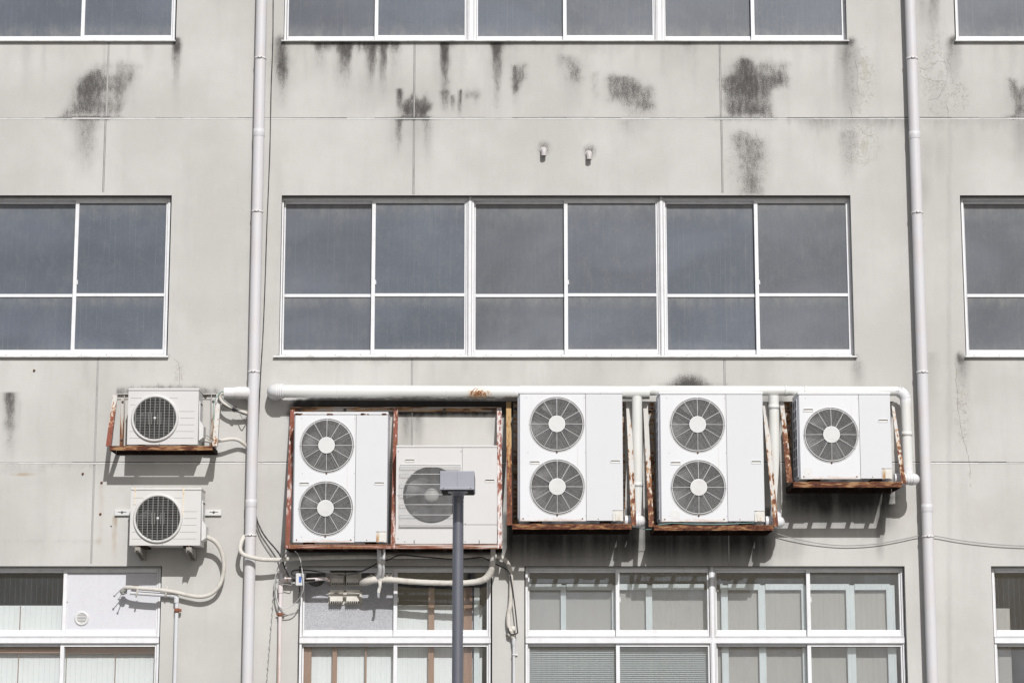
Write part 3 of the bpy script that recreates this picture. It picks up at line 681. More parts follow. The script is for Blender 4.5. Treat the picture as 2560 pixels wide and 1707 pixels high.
def facade():
    xs = list(np.arange(-5.1, 5.1, 0.0215)) + [-12, -9, -7, -6, 6, 7, 9, 12]
    zs = list(np.arange(1.7, 8.75, 0.0215)) + [0, 0.8, 9.4, 11.0, 12.0]
    ex, ez = set(), set()
    for x0, x1, z0, z1 in OPEN.values(): ex |= {x0, x1}; ez |= {z0, z1}
    def merge(a, e):
        a = [t for t in a if min(abs(t - q) for q in e) > 0.007]
        return np.array(sorted(a + list(e)))
    xs, zs = merge(xs, ex), merge(zs, ez)
    nx, nz = len(xs), len(zs)
    GX, GZ = np.meshgrid(xs, zs)
    gx, gz = GX.ravel(), GZ.ravel()
    cxm, czm = np.meshgrid((xs[1:] + xs[:-1]) / 2, (zs[1:] + zs[:-1]) / 2)
    keep = np.ones(cxm.shape, bool)
    for x0, x1, z0, z1 in OPEN.values(): keep &= ~((cxm > x0) & (cxm < x1) & (czm > z0) & (czm < z1))
    jj, ii = np.nonzero(keep)
    a = jj * nx + ii
    quads = np.stack([a, a + 1, a + nx + 1, a + nx], 1)
    verts = np.stack([gx, np.zeros_like(gx), gz], 1)
    # reveals of the openings, 0.24 m deep
    rv, rq = [], []
    D2 = 0.24
    for x0, x1, z0, z1 in OPEN.values():
        for (xa, za), (xb, zb) in (((x0, z1), (x1, z1)), ((x1, z1), (x1, z0)), ((x1, z0), (x0, z0)), ((x0, z0), (x0, z1))):
            o = len(verts) + len(rv)
            rv += [(xa, 0, za), (xb, 0, zb), (xb, D2, zb), (xa, D2, za)]
            rq.append((o, o + 1, o + 2, o + 3))
    # sides, roof and back of the block
    o = len(verts) + len(rv)
    rv += [(-12, 0, 0), (12, 0, 0), (12, 0, 12), (-12, 0, 12), (-12, 9, 0), (12, 9, 0), (12, 9, 12), (-12, 9, 12)]
    rq += [(o + 3, o + 2, o + 6, o + 7), (o + 1, o + 5, o + 6, o + 2), (o + 4, o, o + 3, o + 7), (o + 5, o + 4, o + 7, o + 6)]
    allv = np.vstack([verts, np.array(rv)])
    me = bpy.data.meshes.new('facade_wall')
    me.from_pydata(allv.tolist(), [], quads.tolist() + rq)
    me.materials.append(MAT['wall'])
    f = DIST * _c + (gz - CAMZ) * _s
    U = CX + F * gx / f
    V = CY - F * ((gz - CAMZ) * _c - DIST * _s) / f
    ch = {k: np.zeros(len(allv), np.float32) for k in 'gwcprs'}
    n0 = len(gx)
    for k, fn in STAINS_SHADE:
        d = np.clip(fn(U, V), 0, None)
        if k in 'g': ch[k][:n0] = 1 - (1 - ch[k][:n0]) * (1 - np.clip(d, 0, 1.15) * 0.95)
        else: ch[k][:n0] = np.maximum(ch[k][:n0], np.clip(d, 0, 1))
    ch['g'][:n0] = np.clip(ch['g'][:n0], 0, 1.15)
    # soffits and jambs carry a little grime; soffits get a near-black layer as well
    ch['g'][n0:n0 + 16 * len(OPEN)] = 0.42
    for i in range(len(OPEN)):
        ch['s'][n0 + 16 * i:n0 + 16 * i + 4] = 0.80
    for k, nm in (('g', 'grime'), ('w', 'wash'), ('c', 'crack'), ('p', 'peel'), ('r', 'rusty'), ('s', 'soot_shade')):
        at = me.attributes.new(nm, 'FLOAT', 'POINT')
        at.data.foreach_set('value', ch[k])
    me.update()
    ob = bpy.data.objects.new('facade_wall', me)
    COL.objects.link(ob); ob.parent = BLD
    return ob
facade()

# --- joints between the wall panels: a sealant bead under a narrow open gap
def joint_h(u0, u1, v):
    z = Z(v)
    x0, x1 = X(u0, v), X(u1, v)
    mb = MB(); n = 46
    for i in range(n):                                # bead of slightly uneven width
        a, b = x0 + (x1 - x0) * i / n, x0 + (x1 - x0) * (i + 1) / n
        w = 0.0095 + random.uniform(-.003, .002)
        mb.mi = 0; mb.box(a, b, -0.003, 0.002, z - 0.006, z - 0.006 + w)
        h = 0.0065 + random.uniform(-.003, .002) + (.004 if a > X(1250, v) else 0) * random.uniform(.3, 1)
        mb.mi = 1; mb.box(a, b, -0.0012, 0.002, z - 0.006 + w, z - 0.006 + w + h)
    return mb.build('panel_joint', ['sealant', 'gap'], BLD)
for v in (296.5, 1157.0): joint_h(-300, 2860, v)
def joint_v(u, v0, v1, dark=0.5, cap=True):
    x = X(u, (v0 + v1) / 2)
    z0, z1 = Z(v1), Z(v0)
    mb = MB()
    mb.mi = 0; mb.box(x - 0.006, x + 0.006, -0.002, 0.002, z0, z1)
    mb.mi = 1
    mb.box(x - 0.0095, x - 0.006, -0.001, 0.002, z0, z1); mb.box(x + 0.006, x + 0.0085, -0.001, 0.002, z0, z1)
    if cap: mb.mi = 2; mb.box(x - 0.008, x + 0.008, -0.0025, 0.002, z1 - 0.006, z1)
    return mb.build('panel_joint', ['sealant_grey', 'gap_soft' if dark < .6 else 'gap', 'gap'], BLD)
for u, v0, v1, dk in ((269, 108, 292, .5), (261, 300, 481, .7), (1036, 110, 293, .7), (1034.5, 301, 486, .9), (1801, 110, 293, .7), (1805, 301, 482, .7),
                      (241, 898, 1153, .3), (232, 1161, 1408, .3), (1030, 899, 962, .5), (1030, 1030, 1153, .9), (1811.5, 900, 963, .7), (1822, 1330, 1412, .9)):
    joint_v(u, v0, v1, dk)

for pts in ([(433, 896), (447, 908), (450, 930), (447, 948), (450, 975)], [(1322, 1386), (1345, 1383), (1372, 1389), (1395, 1393), (1425, 1394), (1448, 1387), (1466, 1392), (1490, 1393)],
            [(2137, 150), (2141, 166), (2144, 180), (2142, 205), (2146, 232)], [(2124, 268), (2129, 280), (2130, 297)], [(2386, 905), (2392, 925), (2389, 950), (2394, 975), (2393, 1010), (2398, 1045), (2404, 1080), (2411, 1105), (2421, 1140), (2424, 1165), (2427, 1185)],
            [(2296, 168), (2312, 176), (2330, 168), (2345, 152), (2362, 158)], [(2362, 152), (2368, 175), (2366, 205), (2354, 228)], [(2298, 190), (2316, 198), (2340, 203), (2366, 204)], [(2354, 228), (2345, 246), (2322, 250)], [(2362, 256), (2370, 272), (2371, 292)],
            [(1852, 330), (1866, 334), (1874, 340)], [(1888, 322), (1893, 340), (1899, 356), (1906, 362)], [(2098, 147), (2116, 150)], [(1512, 1402), (1530, 1396), (1545, 1399)], [(210, 700), (214, 702)]):
    mb = MB()
    q = []
    for (a, b), (c, d) in zip(pts, pts[1:]):
        for k in range(4): q.append((a + (c - a) * k / 4 + random.uniform(-1.2, 1.2), b + (d - b) * k / 4 + random.uniform(-1.2, 1.2)))
    q.append(pts[-1])
    w = [P(a, b, .0004) for a, b in q]
    for i in range(len(w) - 1):
        t_ = (w[i + 1] - w[i]).normalized(); n_ = Vector((-t_.z, 0, t_.x)) * random.uniform(.0008, .0019)
        mb.add([w[i] - n_, w[i + 1] - n_, w[i + 1] + n_, w[i] + n_], [(0, 1, 2, 3)])
    if pts[0][0] > 300: mb.build('wall_crack', 'crack', BLD)

# --- windows
FR = 0.072          # front of the frames behind the wall face
def sash(win, x0, x1, z0, z1, y, stile_l, stile_r, top, bot, bar_z, glass, latch=None, dark_edge=False):
    """sliding leaf: frame with stiles, rails and an optional glazing bar; each pane and the latch apart"""
    mb = MB()
    mb.bbox(x0, x0 + stile_l, y, y + 0.028, z0, z1, .003); mb.bbox(x1 - stile_r, x1, y, y + 0.028, z0, z1, .003)
    mb.bbox(x0 + stile_l, x1 - stile_r, y + .001, y + 0.027, z1 - top, z1, .003); mb.bbox(x0 + stile_l, x1 - stile_r, y + .001, y + 0.027, z0, z0 + bot, .003)
    zz = [(z0 + bot, z1 - top)]
    if bar_z is not None:
        mb.bbox(x0 + stile_l, x1 - stile_r, y + .002, y + 0.026, bar_z - 0.0155, bar_z + 0.0155, .003)
        zz = [(z0 + bot, bar_z - 0.0155), (bar_z + 0.0155, z1 - top)]
    mb.mi = 1
    for a, b in zz:                                   # black glazing gasket
        mb.box(x0 + stile_l, x1 - stile_r, y + .011, y + .014, b - .004, b)
    mb.build('sash', ['frame', 'gap'], win)
    gs = glass if isinstance(glass, (list, tuple)) else [glass] * len(zz)
    for (a, b), gm in zip(zz, gs):
        if gm.startswith('panel'):
            MB().box(x0 + stile_l - .002, x1 - stile_r + .002, y + 0.013, y + 0.02, a - .002, b + .002).build('infill_panel', gm, win)
        else:
            MB().box(x0 + stile_l - .002, x1 - stile_r + .002, y + 0.013, y + 0.017, a - .002, b + .002).build('pane', gm, win)
    if latch:
        lx, lz = latch
        m = MB(); m.bbox(lx, lx + .012, y + .002, y + .0125, lz - .022, lz + .004, .002); m.bbox(lx - .008, lx + .01, y + .004, y + .0125, lz + .004, lz + .022, .002)
        m.build('latch', 'guard', win)
def window(x0, x1, z0, z1, xm, bar_z=None, glass='frosted', glass_l=None, bot=0.05, head=0.03, jl=0.022, jr=0.022, foot=0.014, latch=True, rail_top=0.03):
    mb = MB()
    mb.bbox(x0, x0 + jl, FR, FR + .085, z0, z1, .003); mb.bbox(x1 - jr, x1, FR, FR + .085, z0, z1, .003)
    mb.bbox(x0 + jl, x1 - jr, FR + .002, FR + .085, z1 - head, z1, .003)
    mb.bbox(x0 + jl, x1 - jr, FR - .006, FR + .085, z0, z0 + foot, .003)
    mb.mi = 1
    mb.box(x0 + jl - .0005, x0 + jl + .0025, FR + .004, FR + .044, z0 + foot, z1 - head); mb.box(x1 - jr - .0025, x1 - jr + .0005, FR + .004, FR + .011, z0 + foot, z1 - head)
    mb.box(x0 + jl, x1 - jr, FR - .0065, FR - .004, z0 + foot - .0035, z0 + foot - .0005)
    mb.box(x0, x1, FR - .0005, FR + .004, z1 - head * .45, z1 - head * .45 + .0025)
    w = mb.build('window', ['frame', 'gap_soft'], BLD)
    gl = glass_l if glass_l else glass
    lz = (bar_z + 0.125) if bar_z is not None else (z0 + z1) / 2 + .02
    sash(w, x0 + jl - .008, xm + .018, z0 + foot, z1 - head + .004, FR + .047, .024, .034, rail_top, bot, bar_z, gl)
    sash(w, xm - .018, x1 - jr + .008, z0 + foot, z1 - head + .004, FR + .012, .036, .026, rail_top, bot, bar_z, glass, (xm + .018, lz) if latch else None)
    return w
def mullion(u0, u1, v, z0, z1, y0=None):
    a, b = X(u0, v, -FR), X(u1, v, -FR)
    y = FR - .012
    mb = MB(); w = b - a
    mb.bbox(a, b, y, y + .07, z0, z1, .004); mb.bbox(a + w * .25, b - w * .25, y - .006, y, z0, z1, .002)
    mb.mi = 1
    for f in (.0, .12, .235, .755, .88): mb.box(a + w * f, a + w * f + .0025, y - .0012, y + .01, z0, z1)
    mb.build('mullion', ['frame', 'gap_soft'], BLD)
def sill(x0, x1, ztop):
    mb = MB()
    z = ztop
    # sloping apron with an upturned lip and dripping nose
    prof = [(FR + .06, z + .004), (FR - .004, z + .002), (0.01, z - .012), (-.034, z - .020), (-.038, z - .030), (-.030, z - .034), (0.002, z - .030), (FR + .06, z - .03)]
    vs = [(x0, y, zz) for y, zz in prof] + [(x1, y, zz) for y, zz in prof]
    n = len(prof)
    mb.add(vs, [(i, (i + 1) % n, n + (i + 1) % n, n + i) for i in range(n)] + [tuple(reversed(range(n))), tuple(range(n, 2 * n))])
    mb.mi = 1
    k = int((x1 - x0) / 0.24)
    for i in range(k):
        xx = x0 + .1 + i * .24
        mb.box(xx, xx + .006, FR - .010, FR - .002, z + .001, z + .006)
    mb.build('window_sill', ['sill', 'screw'], BLD)

def row_b(name, marks, z0, z1, bar_z, v, bot=0.05, latch=True, kinds=('frosted',)):
    """marks: list of (u_left, u_stile, u_right) frame edges in the photograph"""
    for i, (a, m, b) in enumerate(marks):
        window(X(a, v, -FR), X(b, v, -FR), z0, z1, X(m, v, -FR - .012), bar_z, kinds[i % len(kinds)], kinds[(i + 1) % len(kinds)], bot=bot, latch=latch)
BAR = Z(736.5, -FR)
zb, zt = ZB_B + 0.012, ZT_B - 0.001
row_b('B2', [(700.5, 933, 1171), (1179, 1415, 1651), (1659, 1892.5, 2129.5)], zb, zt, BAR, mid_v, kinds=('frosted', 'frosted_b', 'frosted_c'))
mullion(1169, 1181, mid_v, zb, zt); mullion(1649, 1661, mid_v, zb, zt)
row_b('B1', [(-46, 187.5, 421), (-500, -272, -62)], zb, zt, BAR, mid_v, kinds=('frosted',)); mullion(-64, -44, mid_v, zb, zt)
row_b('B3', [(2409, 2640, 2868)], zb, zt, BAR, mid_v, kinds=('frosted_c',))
sill(X(684, 892), X(2142, 892), ZB_B + .012); sill(X(-520, 892), X(421.5, 892), ZB_B + .012); sill(X(2412, 892), X(2880, 892), ZB_B + .012)
za, zta = ZB_A + 0.012, ZT_A - 0.001
bar_a = za + (BAR - zb)
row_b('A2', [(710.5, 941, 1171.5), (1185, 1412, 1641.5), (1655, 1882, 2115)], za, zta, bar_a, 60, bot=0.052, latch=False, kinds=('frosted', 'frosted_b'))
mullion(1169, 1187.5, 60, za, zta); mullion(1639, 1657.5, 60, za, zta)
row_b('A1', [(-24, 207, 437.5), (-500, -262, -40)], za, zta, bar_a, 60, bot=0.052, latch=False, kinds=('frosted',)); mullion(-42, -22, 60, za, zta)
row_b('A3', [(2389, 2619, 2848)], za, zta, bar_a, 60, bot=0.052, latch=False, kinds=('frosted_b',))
sill(X(704, 104), X(2122, 104), ZB_A + .012); sill(X(-520, 104), X(440, 104), ZB_A + .012); sill(X(2386, 104), X(2860, 104), ZB_A + .012)

# lower row: two tiers with a broad transom between them
ZTR1, ZTR0 = Z(1591, -FR), Z(1607.5, -FR)            # transom
def pair_c(a, m_up, m_lo, b, up=('glass', 'glass'), lo=('glass', 'glass')):
    x0, x1 = X(a, 1560, -FR), X(b, 1560, -FR)
    w = window(x0, x1, ZTR1, ZT_C - .001, X(m_up, 1500, -FR - .012), None, up[1], up[0], bot=0.058, head=0.028, latch=True, foot=.006)
    window(x0, x1, ZB_C, ZTR0, X(m_lo, 1660, -FR - .012), None, lo[1], lo[0], bot=0.06, head=0.004, latch=False, foot=.012)
    mb = MB(); mb.bbox(x0, x1, FR - .014, FR + .09, ZTR0 + .0005, ZTR1 - .0005, .004)
    mb.mi = 1; mb.box(x0, x1, FR - .018, FR - .010, ZTR1 - .007, ZTR1 - .001)
    mb.build('transom', ['frame', 'track'], BLD)
pair_c(-62, 161.5, 154, 399, ('glass', 'panel')); pair_c(-478, -280, -280, -66)
pair_c(749, 988.5, 988, 1227.5, ('panel_dusty', 'glass'))
pair_c(1313.5, 1544, 1545, 1780, ('glass_diamond', 'glass_dusty'), ('glass_dusty', 'glass_dusty')); pair_c(1784, 2021.5, 2024, 2261, ('glass_dusty', 'glass_dusty'), ('glass_dusty', 'glass_dusty'))
mullion(1774.5, 1789, 1560, ZB_C, ZT_C - .001); mullion(-68, -60, 1560, ZB_C, ZT_C - .001)
pair_c(2484, 2712, 2712, 2955, ('glass', 'glass'), ('glass_diamond', 'glass'))

# rooms behind the lower row
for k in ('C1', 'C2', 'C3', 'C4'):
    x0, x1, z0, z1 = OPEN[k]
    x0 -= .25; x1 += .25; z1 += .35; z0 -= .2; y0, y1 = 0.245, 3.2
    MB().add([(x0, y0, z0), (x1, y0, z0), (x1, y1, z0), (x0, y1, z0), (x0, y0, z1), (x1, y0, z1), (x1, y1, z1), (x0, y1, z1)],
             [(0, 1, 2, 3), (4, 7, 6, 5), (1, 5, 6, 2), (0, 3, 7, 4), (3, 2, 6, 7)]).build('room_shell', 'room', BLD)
def inner_bar(u0, u1, v0, v1, d, name, m):
    a, b = P(u0, v1, d), P(u1, v0, d)
    return MB().bbox(a.x, b.x, -d, -d + .03, a.z, b.z, .003).build(name, m, BLD)
for u0, u1, top in ((38, 51, 1514), (282, 290, 1600), (159, 167, 1600)): inner_bar(u0, u1, top, 1830, -.157, 'inner_post', 'wood')
inner_bar(-40, 392, 1610, 1632, -.157, 'inner_rail', 'wood')
for u0, u1, m in ((1069, 1086, 'wood'), (1158, 1181, 'wood'), (1184, 1199, 'pale_blue'), (752, 779, 'wood'), (828, 843, 'wood'), (910, 917, 'wood')):
    inner_bar(u0, u1, 1468 if u0 > 1000 else 1600, 1830, -.157, 'inner_post', m)
for u0, u1 in ((1403, 1415), (1532, 1541), (1618, 1630), (1808, 1819), (1902, 1912.5), (2011, 2018), (2124, 2135.5), (2226, 2236)):
    inner_bar(u0, u1, 1462, 1830, -.172, 'inner_post', 'pale_blue')
for u0, u1 in ((1316, 1404), (1416, 1531), (1542, 1617), (1631, 1760), (1800, 1807), (1820, 1901), (1913.5, 2010), (2019, 2123), (2136.5, 2225)):
    inner_bar(u0, u1, 1459, 1474, -.1735, 'inner_rail', 'pale_blue')
def board(u0, u1, v0, d, m, label, cat, name, wav=0.0012, bottom=1.0):
    a, b = P(u0, 1600, d), P(u1, 1600, d)
    zt = P(CX, v0, d).z
    n = max(2, int((b.x - a.x) / .03))
    vs, fs = [], []
    for i in range(n + 1):
        x = a.x + (b.x - a.x) * i / n
        y = -d + wav * math.sin(i * 1.9) + wav * .5 * math.sin(i * .7 + 1)
        vs += [(x, y, bottom), (x, y, zt), (x, y + .008, bottom), (x, y + .008, zt)]
    for i in range(n):
        o = 4 * i
        fs += [(o, o + 4, o + 5, o + 1), (o + 2, o + 3, o + 7, o + 6), (o + 1, o + 5, o + 7, o + 3)]
    fs += [(0, 1, 3, 2), (4 * n, 4 * n + 2, 4 * n + 3, 4 * n + 1)]
    mb = MB().add(vs, fs, True)
    return tag(mb.build(name, m), label, cat, 'screens behind the lower windows')
board(-60, 396, 1513, -.215, 'curtain', 'white curtain with brown posts behind the lower left window below the two small air conditioners', 'curtain', 'window_curtain')
board(752, 1205, 1512, -.215, 'curtain', 'white curtain behind the lower window beside the street lamp pole', 'curtain', 'window_curtain')
board(1316, 2226, 1474, -.215, 'beige', 'beige curtain between pale posts behind the wide lower window', 'curtain', 'window_curtain')
board(2490, 2527, 1520, -.215, 'beige', 'narrow grey curtain behind the lower window at the right edge of the photo', 'curtain', 'window_curtain')
mb = MB()
bl = P(1318, 1707, -.17)
zz = Z(1618, -.155); x1b = X(1770, 1660, -.155)
k = 0
while zz > 1.05:
    y = .159
    mb.hexa([(bl.x, y - .010, zz - .009), (x1b, y - .010, zz - .009), (x1b, y + .010, zz + .009), (bl.x, y + .010, zz + .009),
             (bl.x, y - .010, zz - .008), (x1b, y - .010, zz - .008), (x1b, y + .010, zz + .010), (bl.x, y + .010, zz + .010)])
    zz -= 0.0195; k += 1
tag(mb.build('venetian_blind', 'slat'), 'grey green venetian blind behind the lower left panes of the wide lower window', 'blind')

# ------------------------------------------------------------------ drain pipes
def downpipe(u_top, u_bot, joints, clamps, label):
    d, r = 0.100, 0.0525
    x = (X(u_top, 0, d) + X(u_bot, 1707, d)) / 2
    t = thing('drainpipe', (x, -d, 0), label, 'drainpipe', 'drainpipes on the facade')
    MB().cyl((x, -d, 0.05), (x, -d, 11.5), r, 36).build('pipe', 'drain', t)
    for v in joints:
        z = Z(v, d)
        MB().lathe((x, -d, z), [(r, .050), (r + .0022, .049), (r + .0026, .02), (r + .0026, -.019), (r + .002, -.021), (r, -.022)], 36, 'z').build('pipe_socket', 'drain', t)
    for v in clamps:
        z = Z(v, d)
        mb = MB().lathe((x, -d, z), [(r, .009), (r + .004, .009), (r + .004, -.009), (r, -.009)], 36, 'z')
        mb.box(x - .006, x + .006, -d + r, 0, z - .009, z + .009)
        mb.bbox(x - .012, x + .012, -d - r - .014, -d - r, z - .008, z + .008, .003)
        mb.mi = 1; mb.cyl((x - .02, -d - r - .008, z), (x + .02, -d - r - .008, z), .004, 8)
        mb.build('pipe_clamp', ['sill', 'bolt'], t)
    return t
downpipe(654, 619, (337, 1262), (147, 530, 930, 1338), 'tall pinkish white drainpipe beside the thin black cable, left of the twin fan units')
downpipe(2275, 2332, (343, 1274), (148, 533, 931, 1341), 'tall pinkish white drainpipe with rusty streak, right of the wall air conditioners')

# thin black cable hanging down beside the left pipe, then slanting to the conduit
pts = [P(u, v, d) for u, v, d in ((684, -120, .012), (683, 0, .012), (682, 110, .012), (678, 219, .012), (675, 365, .012), (671, 475, .012), (667, 573, .012), (663, 700, .012),
        (658, 827, .012), (652.6, 919, .012), (648.5, 1000, .012), (645, 1080, .012), (641, 1160, .015), (636, 1230, .02), (640, 1289, .03), (652, 1322, .05), (667, 1346, .05), (694, 1378, .08), (704, 1397, .11), (714, 1424, .09), (724, 1443, .06), (733, 1449, .05))]
tag(MB().tube(pts, [0.0045, .0045, .0045, .0065, .0075, .0075], 8, True, True, 8, 0.12).build('black_cable', 'cable'), 'long black cable running down the wall beside the left drainpipe', 'cable')
pts = [P(u, v, d) for u, v, d in ((636, 1290, .02), (641, 1318, .02), (653, 1348, .02), (672, 1378, .02), (690, 1398, .03))]
tag(MB().tube(pts, .004, 8).build('grey_cable', 'cable_grey'), 'short grey cable curving down to the hose right of the left drainpipe', 'cable')

# ------------------------------------------------------------------ twin pipes of the air conditioning: the big horizontal duct
def duct():
    d = 0.175
    zc = lambda v: Z(v, d)
    r1, r2 = .062, .047
    z1 = zc(978.5)
    t = thing('pipe_duct', (X(1400, 980, d), -d, z1 - .07), 'long cream white pipe duct running above the big air conditioners to the right drainpipe', 'pipe')
    xa, xb = X(709, 978, d), X(1300, 981, d)
    xc, xd, xe = X(1624, 978, d), X(1967, 978, d), X(2248, 980, d)
    mb = MB(); cuts = [xa, X(843, 978, d), X(1117, 978, d), xb, xc]
    za, zb_ = zc(977.5), zc(981)
    for i in range(4):
        f = lambda x: za + (zb_ - za) * (x - xa) / (xb - xa)
        zl = f(cuts[i]) + (0.004 if i == 3 else 0); zr = f(cuts[i + 1])
        mb.tube([(cuts[i] + .002, -d, zl), (cuts[i + 1] - .002, -d, zr - .012 * (i == 3) * -0.6)], r1, 28, False)
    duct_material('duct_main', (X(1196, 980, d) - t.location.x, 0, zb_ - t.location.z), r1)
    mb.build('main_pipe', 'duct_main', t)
    # joints
    for x in cuts[1:4]:
        zz = za + (zb_ - za) * (x - xa) / (xb - xa)
        MB().lathe((x, -d, zz), [(r1, -.004), (r1 + .002, -.003), (r1 + .002, .003), (r1, .004)], 28, 'x').build('pipe_joint', 'duct', t)
    # rust burst and algae under the pipe
    zr = zc(976)
    MB().tube([(xc - .004, -d, zr), (xd, -d, zr - .003)], r2, 24, False).build('thin_pipe', 'duct', t)
    MB().tube([(xd, -d, zr - .003), (xe + .01, -d, zr - .006)], r2 - .002, 24, False).build('thin_pipe', 'duct', t)
    for x, rr in ((xd - .012, r2 + .003), (X(2013, 978, d), r2 + .001)):
        MB().lathe((x, -d, zr - .003), [(rr - .004, -.012), (rr, -.012), (rr, .012), (rr - .004, .012)], 24, 'x').build('pipe_joint', 'duct', t)
    # left end, taped elbow going into the wall
    xl = X(668, 978, d)
    pts = [(xa + .03, -d, za), (xl + .075, -d, za), (xl + .028, -d + .012, za), (xl + .006, -d + .06, za), (xl, -d + .11, za), (xl, 0.01, za)]
    xs_ = xl + .058
    mb = MB().tube([(xs_ + .09, -d, za), (xs_ + .03, -d, za), (xs_ + .006, -d + .03, za), (xs_, -d + .07, za), (xs_, .01, za)], r1 + .006, 28, True, True, 5, 0.015)
    for k in range(4): mb.lathe((xs_ + .03 + .02 * k, -d, za), [(r1 + .005, -.009), (r1 + .0085, -.008), (r1 + .0085, .006), (r1 + .005, .009)], 28, 'x')
    mb.build('taped_elbow', 'tape', t)
    # right end: segmented elbow, down pipe, elbow, stub to the single fan unit
    xr = X(2267, 1090, d)
    zt = zr - .006
    pts = [(xe, -d, zt)] + [(xr - .085 + .085 * math.sin(a), -d, zt - .085 + .085 * math.cos(a)) for a in [i * math.pi / 10 for i in range(6)]] + [(xr, -d, zt - .13)]
    mb = MB().tube(pts, r2 + .005, 24, False)
    for i in range(1, 6):
        a = i * math.pi / 12
        c = Vector((xr - .085 + .085 * math.sin(a), -d, zt - .085 + .085 * math.cos(a))); tg = Vector((math.cos(a), 0, -math.sin(a))) * .004
        mb.tube([c - tg, c + tg], r2 + .0085, 24, False)
    mb.build('taped_elbow', 'tape', t)
    def drop(u, v0, v1, vj, xe_u, d2, v_st, u_st, r):
        """drop pipe from the main run, then a taped elbow coming forward and a stub back to the unit"""
        x = X(u, (v0 + v1) / 2, d)
        zt_, zb2 = zc(v0), Z(v_st, d)
        MB().tube([(x, -d - .01, zt_), (x, -d - .01, zb2 + .08)], r, 24, False).build('drop_pipe', 'duct', t)
        zz = Z(vj, d)
        MB().lathe((x, -d - .01, zz), [(r, -.02), (r + .003, -.02), (r + .003, .02), (r, .02)], 24, 'z').build('pipe_joint', 'duct', t)
        q = P(u_st, v_st, d2)
        xe2 = X(xe_u, v_st, d2) - .045
        pts = [(x, -d - .01, q.z + .13), (x, -d - .01, q.z + .05), (x + .01, -d - .06, q.z + .005), (xe2, -(d + d2) / 2 - .02, q.z), (xe2, -d2 + .012, q.z), (xe2 - .03, -d2 - .002, q.z), (q.x + (xe2 - q.x) * .5, -d2, q.z), (q.x, -d2, q.z)]
        mb = MB().tube(pts, r + .004, 22, True, True, 5, 0.012)
        for k in range(3):
            xx = xe2 - .012 - .026 * k
            mb.lathe((xx, -d2, q.z), [(r + .003, -.012), (r + .008, -.010), (r + .008, .008), (r + .003, .012)], 22, 'x')
        mb.build('taped_elbow', 'tape', t)
    drop(2267, 1005, 1185, 1085, 2298, .34, 1197, 2236, .047)
    drop(1593.5, 992, 1290, 1212, 1613, .36, 1302, 1562, .049)
    drop(1937, 990, 1295, 1018, 1960, .36, 1304, 1914, .049)
duct()

def stub():
    d = .12
    a, b = P(561, 982, d), P(589, 982, d)
    t = thing('pipe_stub', (b.x, -d, b.z - .06), 'short white open pipe stub behind the left drainpipe, beside the rusty small unit', 'pipe')
    r = .052
    mb = MB().tube([a, b + Vector((.02, 0, 0))], r, 24, False, False); mb.tube([a + Vector((.001, 0, 0)), b], r - .006, 24, False, False)
    mb.lathe(a, [(r - .006, 0), (r, 0)], 24, 'x')
    mb.build('pipe', 'tape', t)
    MB().tube([b, b + Vector((.06, 0, .002)), b + Vector((.105, .03, .002)), b + Vector((.12, .13, .002))], r + .006, 24, True, True, 5, .02).build('taped_elbow', 'tape', t)
stub()
mouth = P(564, 984, .12)
runs = [((540, 1000, .16), (553, 982, .17), (548, 992, .15), (556, 1006, .14), (575, 1019, .13), (590, 1024, .12), (606, 1031, .09), (622, 1036, .07)),]
for pp, r, m, lab in (
    (((566, 983, .12), (552, 984, .15), (549, 992, .15), (556, 1004, .15), (570, 1014, .15), (584, 1021, .14), (600, 1027, .11), (624, 1035, .08)), .016, 'hose', 'pale lagged cable bundle curving from the white pipe stub to the left drainpipe'),
    (((566, 980, .12), (555, 981, .15), (546, 990, .15), (551, 1003, .15), (566, 1016, .15), (584, 1023, .15), (604, 1033, .11), (624, 1038, .08)), .0065, 'cable', 'black cable strapped under the lagged bundle by the white pipe stub'),
    (((566, 985, .12), (556, 990, .15), (560, 1000, .16), (586, 1019, .16), (604, 1025, .11), (624, 1028, .08)), .006, 'cable_grey', 'grey cable lying above the lagged bundle by the white pipe stub'),
    (((566, 978, .12), (552, 980, .17), (543, 990, .2), (535, 1006, .2), (533, 1030, .2), (536, 1060, .2)), .0035, 'cable_green', 'thin dark green wire dangling from the white pipe stub over the rusty arm'),
    (((598, 1028, .12), (604, 1042, .12), (609, 1047, .12), (614, 1043, .1), (620, 1038, .08)), .005, 'cable_grey', 'grey cable loop poking out beside the left drainpipe')):
    tag(MB().tube([P(*q) for q in pp], r, 8, True, True, 6, .03).build('cable', m), lab, 'cable', 'cables at the pipe stub')
q = P(586, 1021, .145)
tag(MB().tube([q + Vector((-.012, 0, .006)), q + Vector((.012, 0, -.006))], .027, 12, False).build('tape_band', 'cable'), 'black tape band round the cable bundle by the left drainpipe', 'tape')

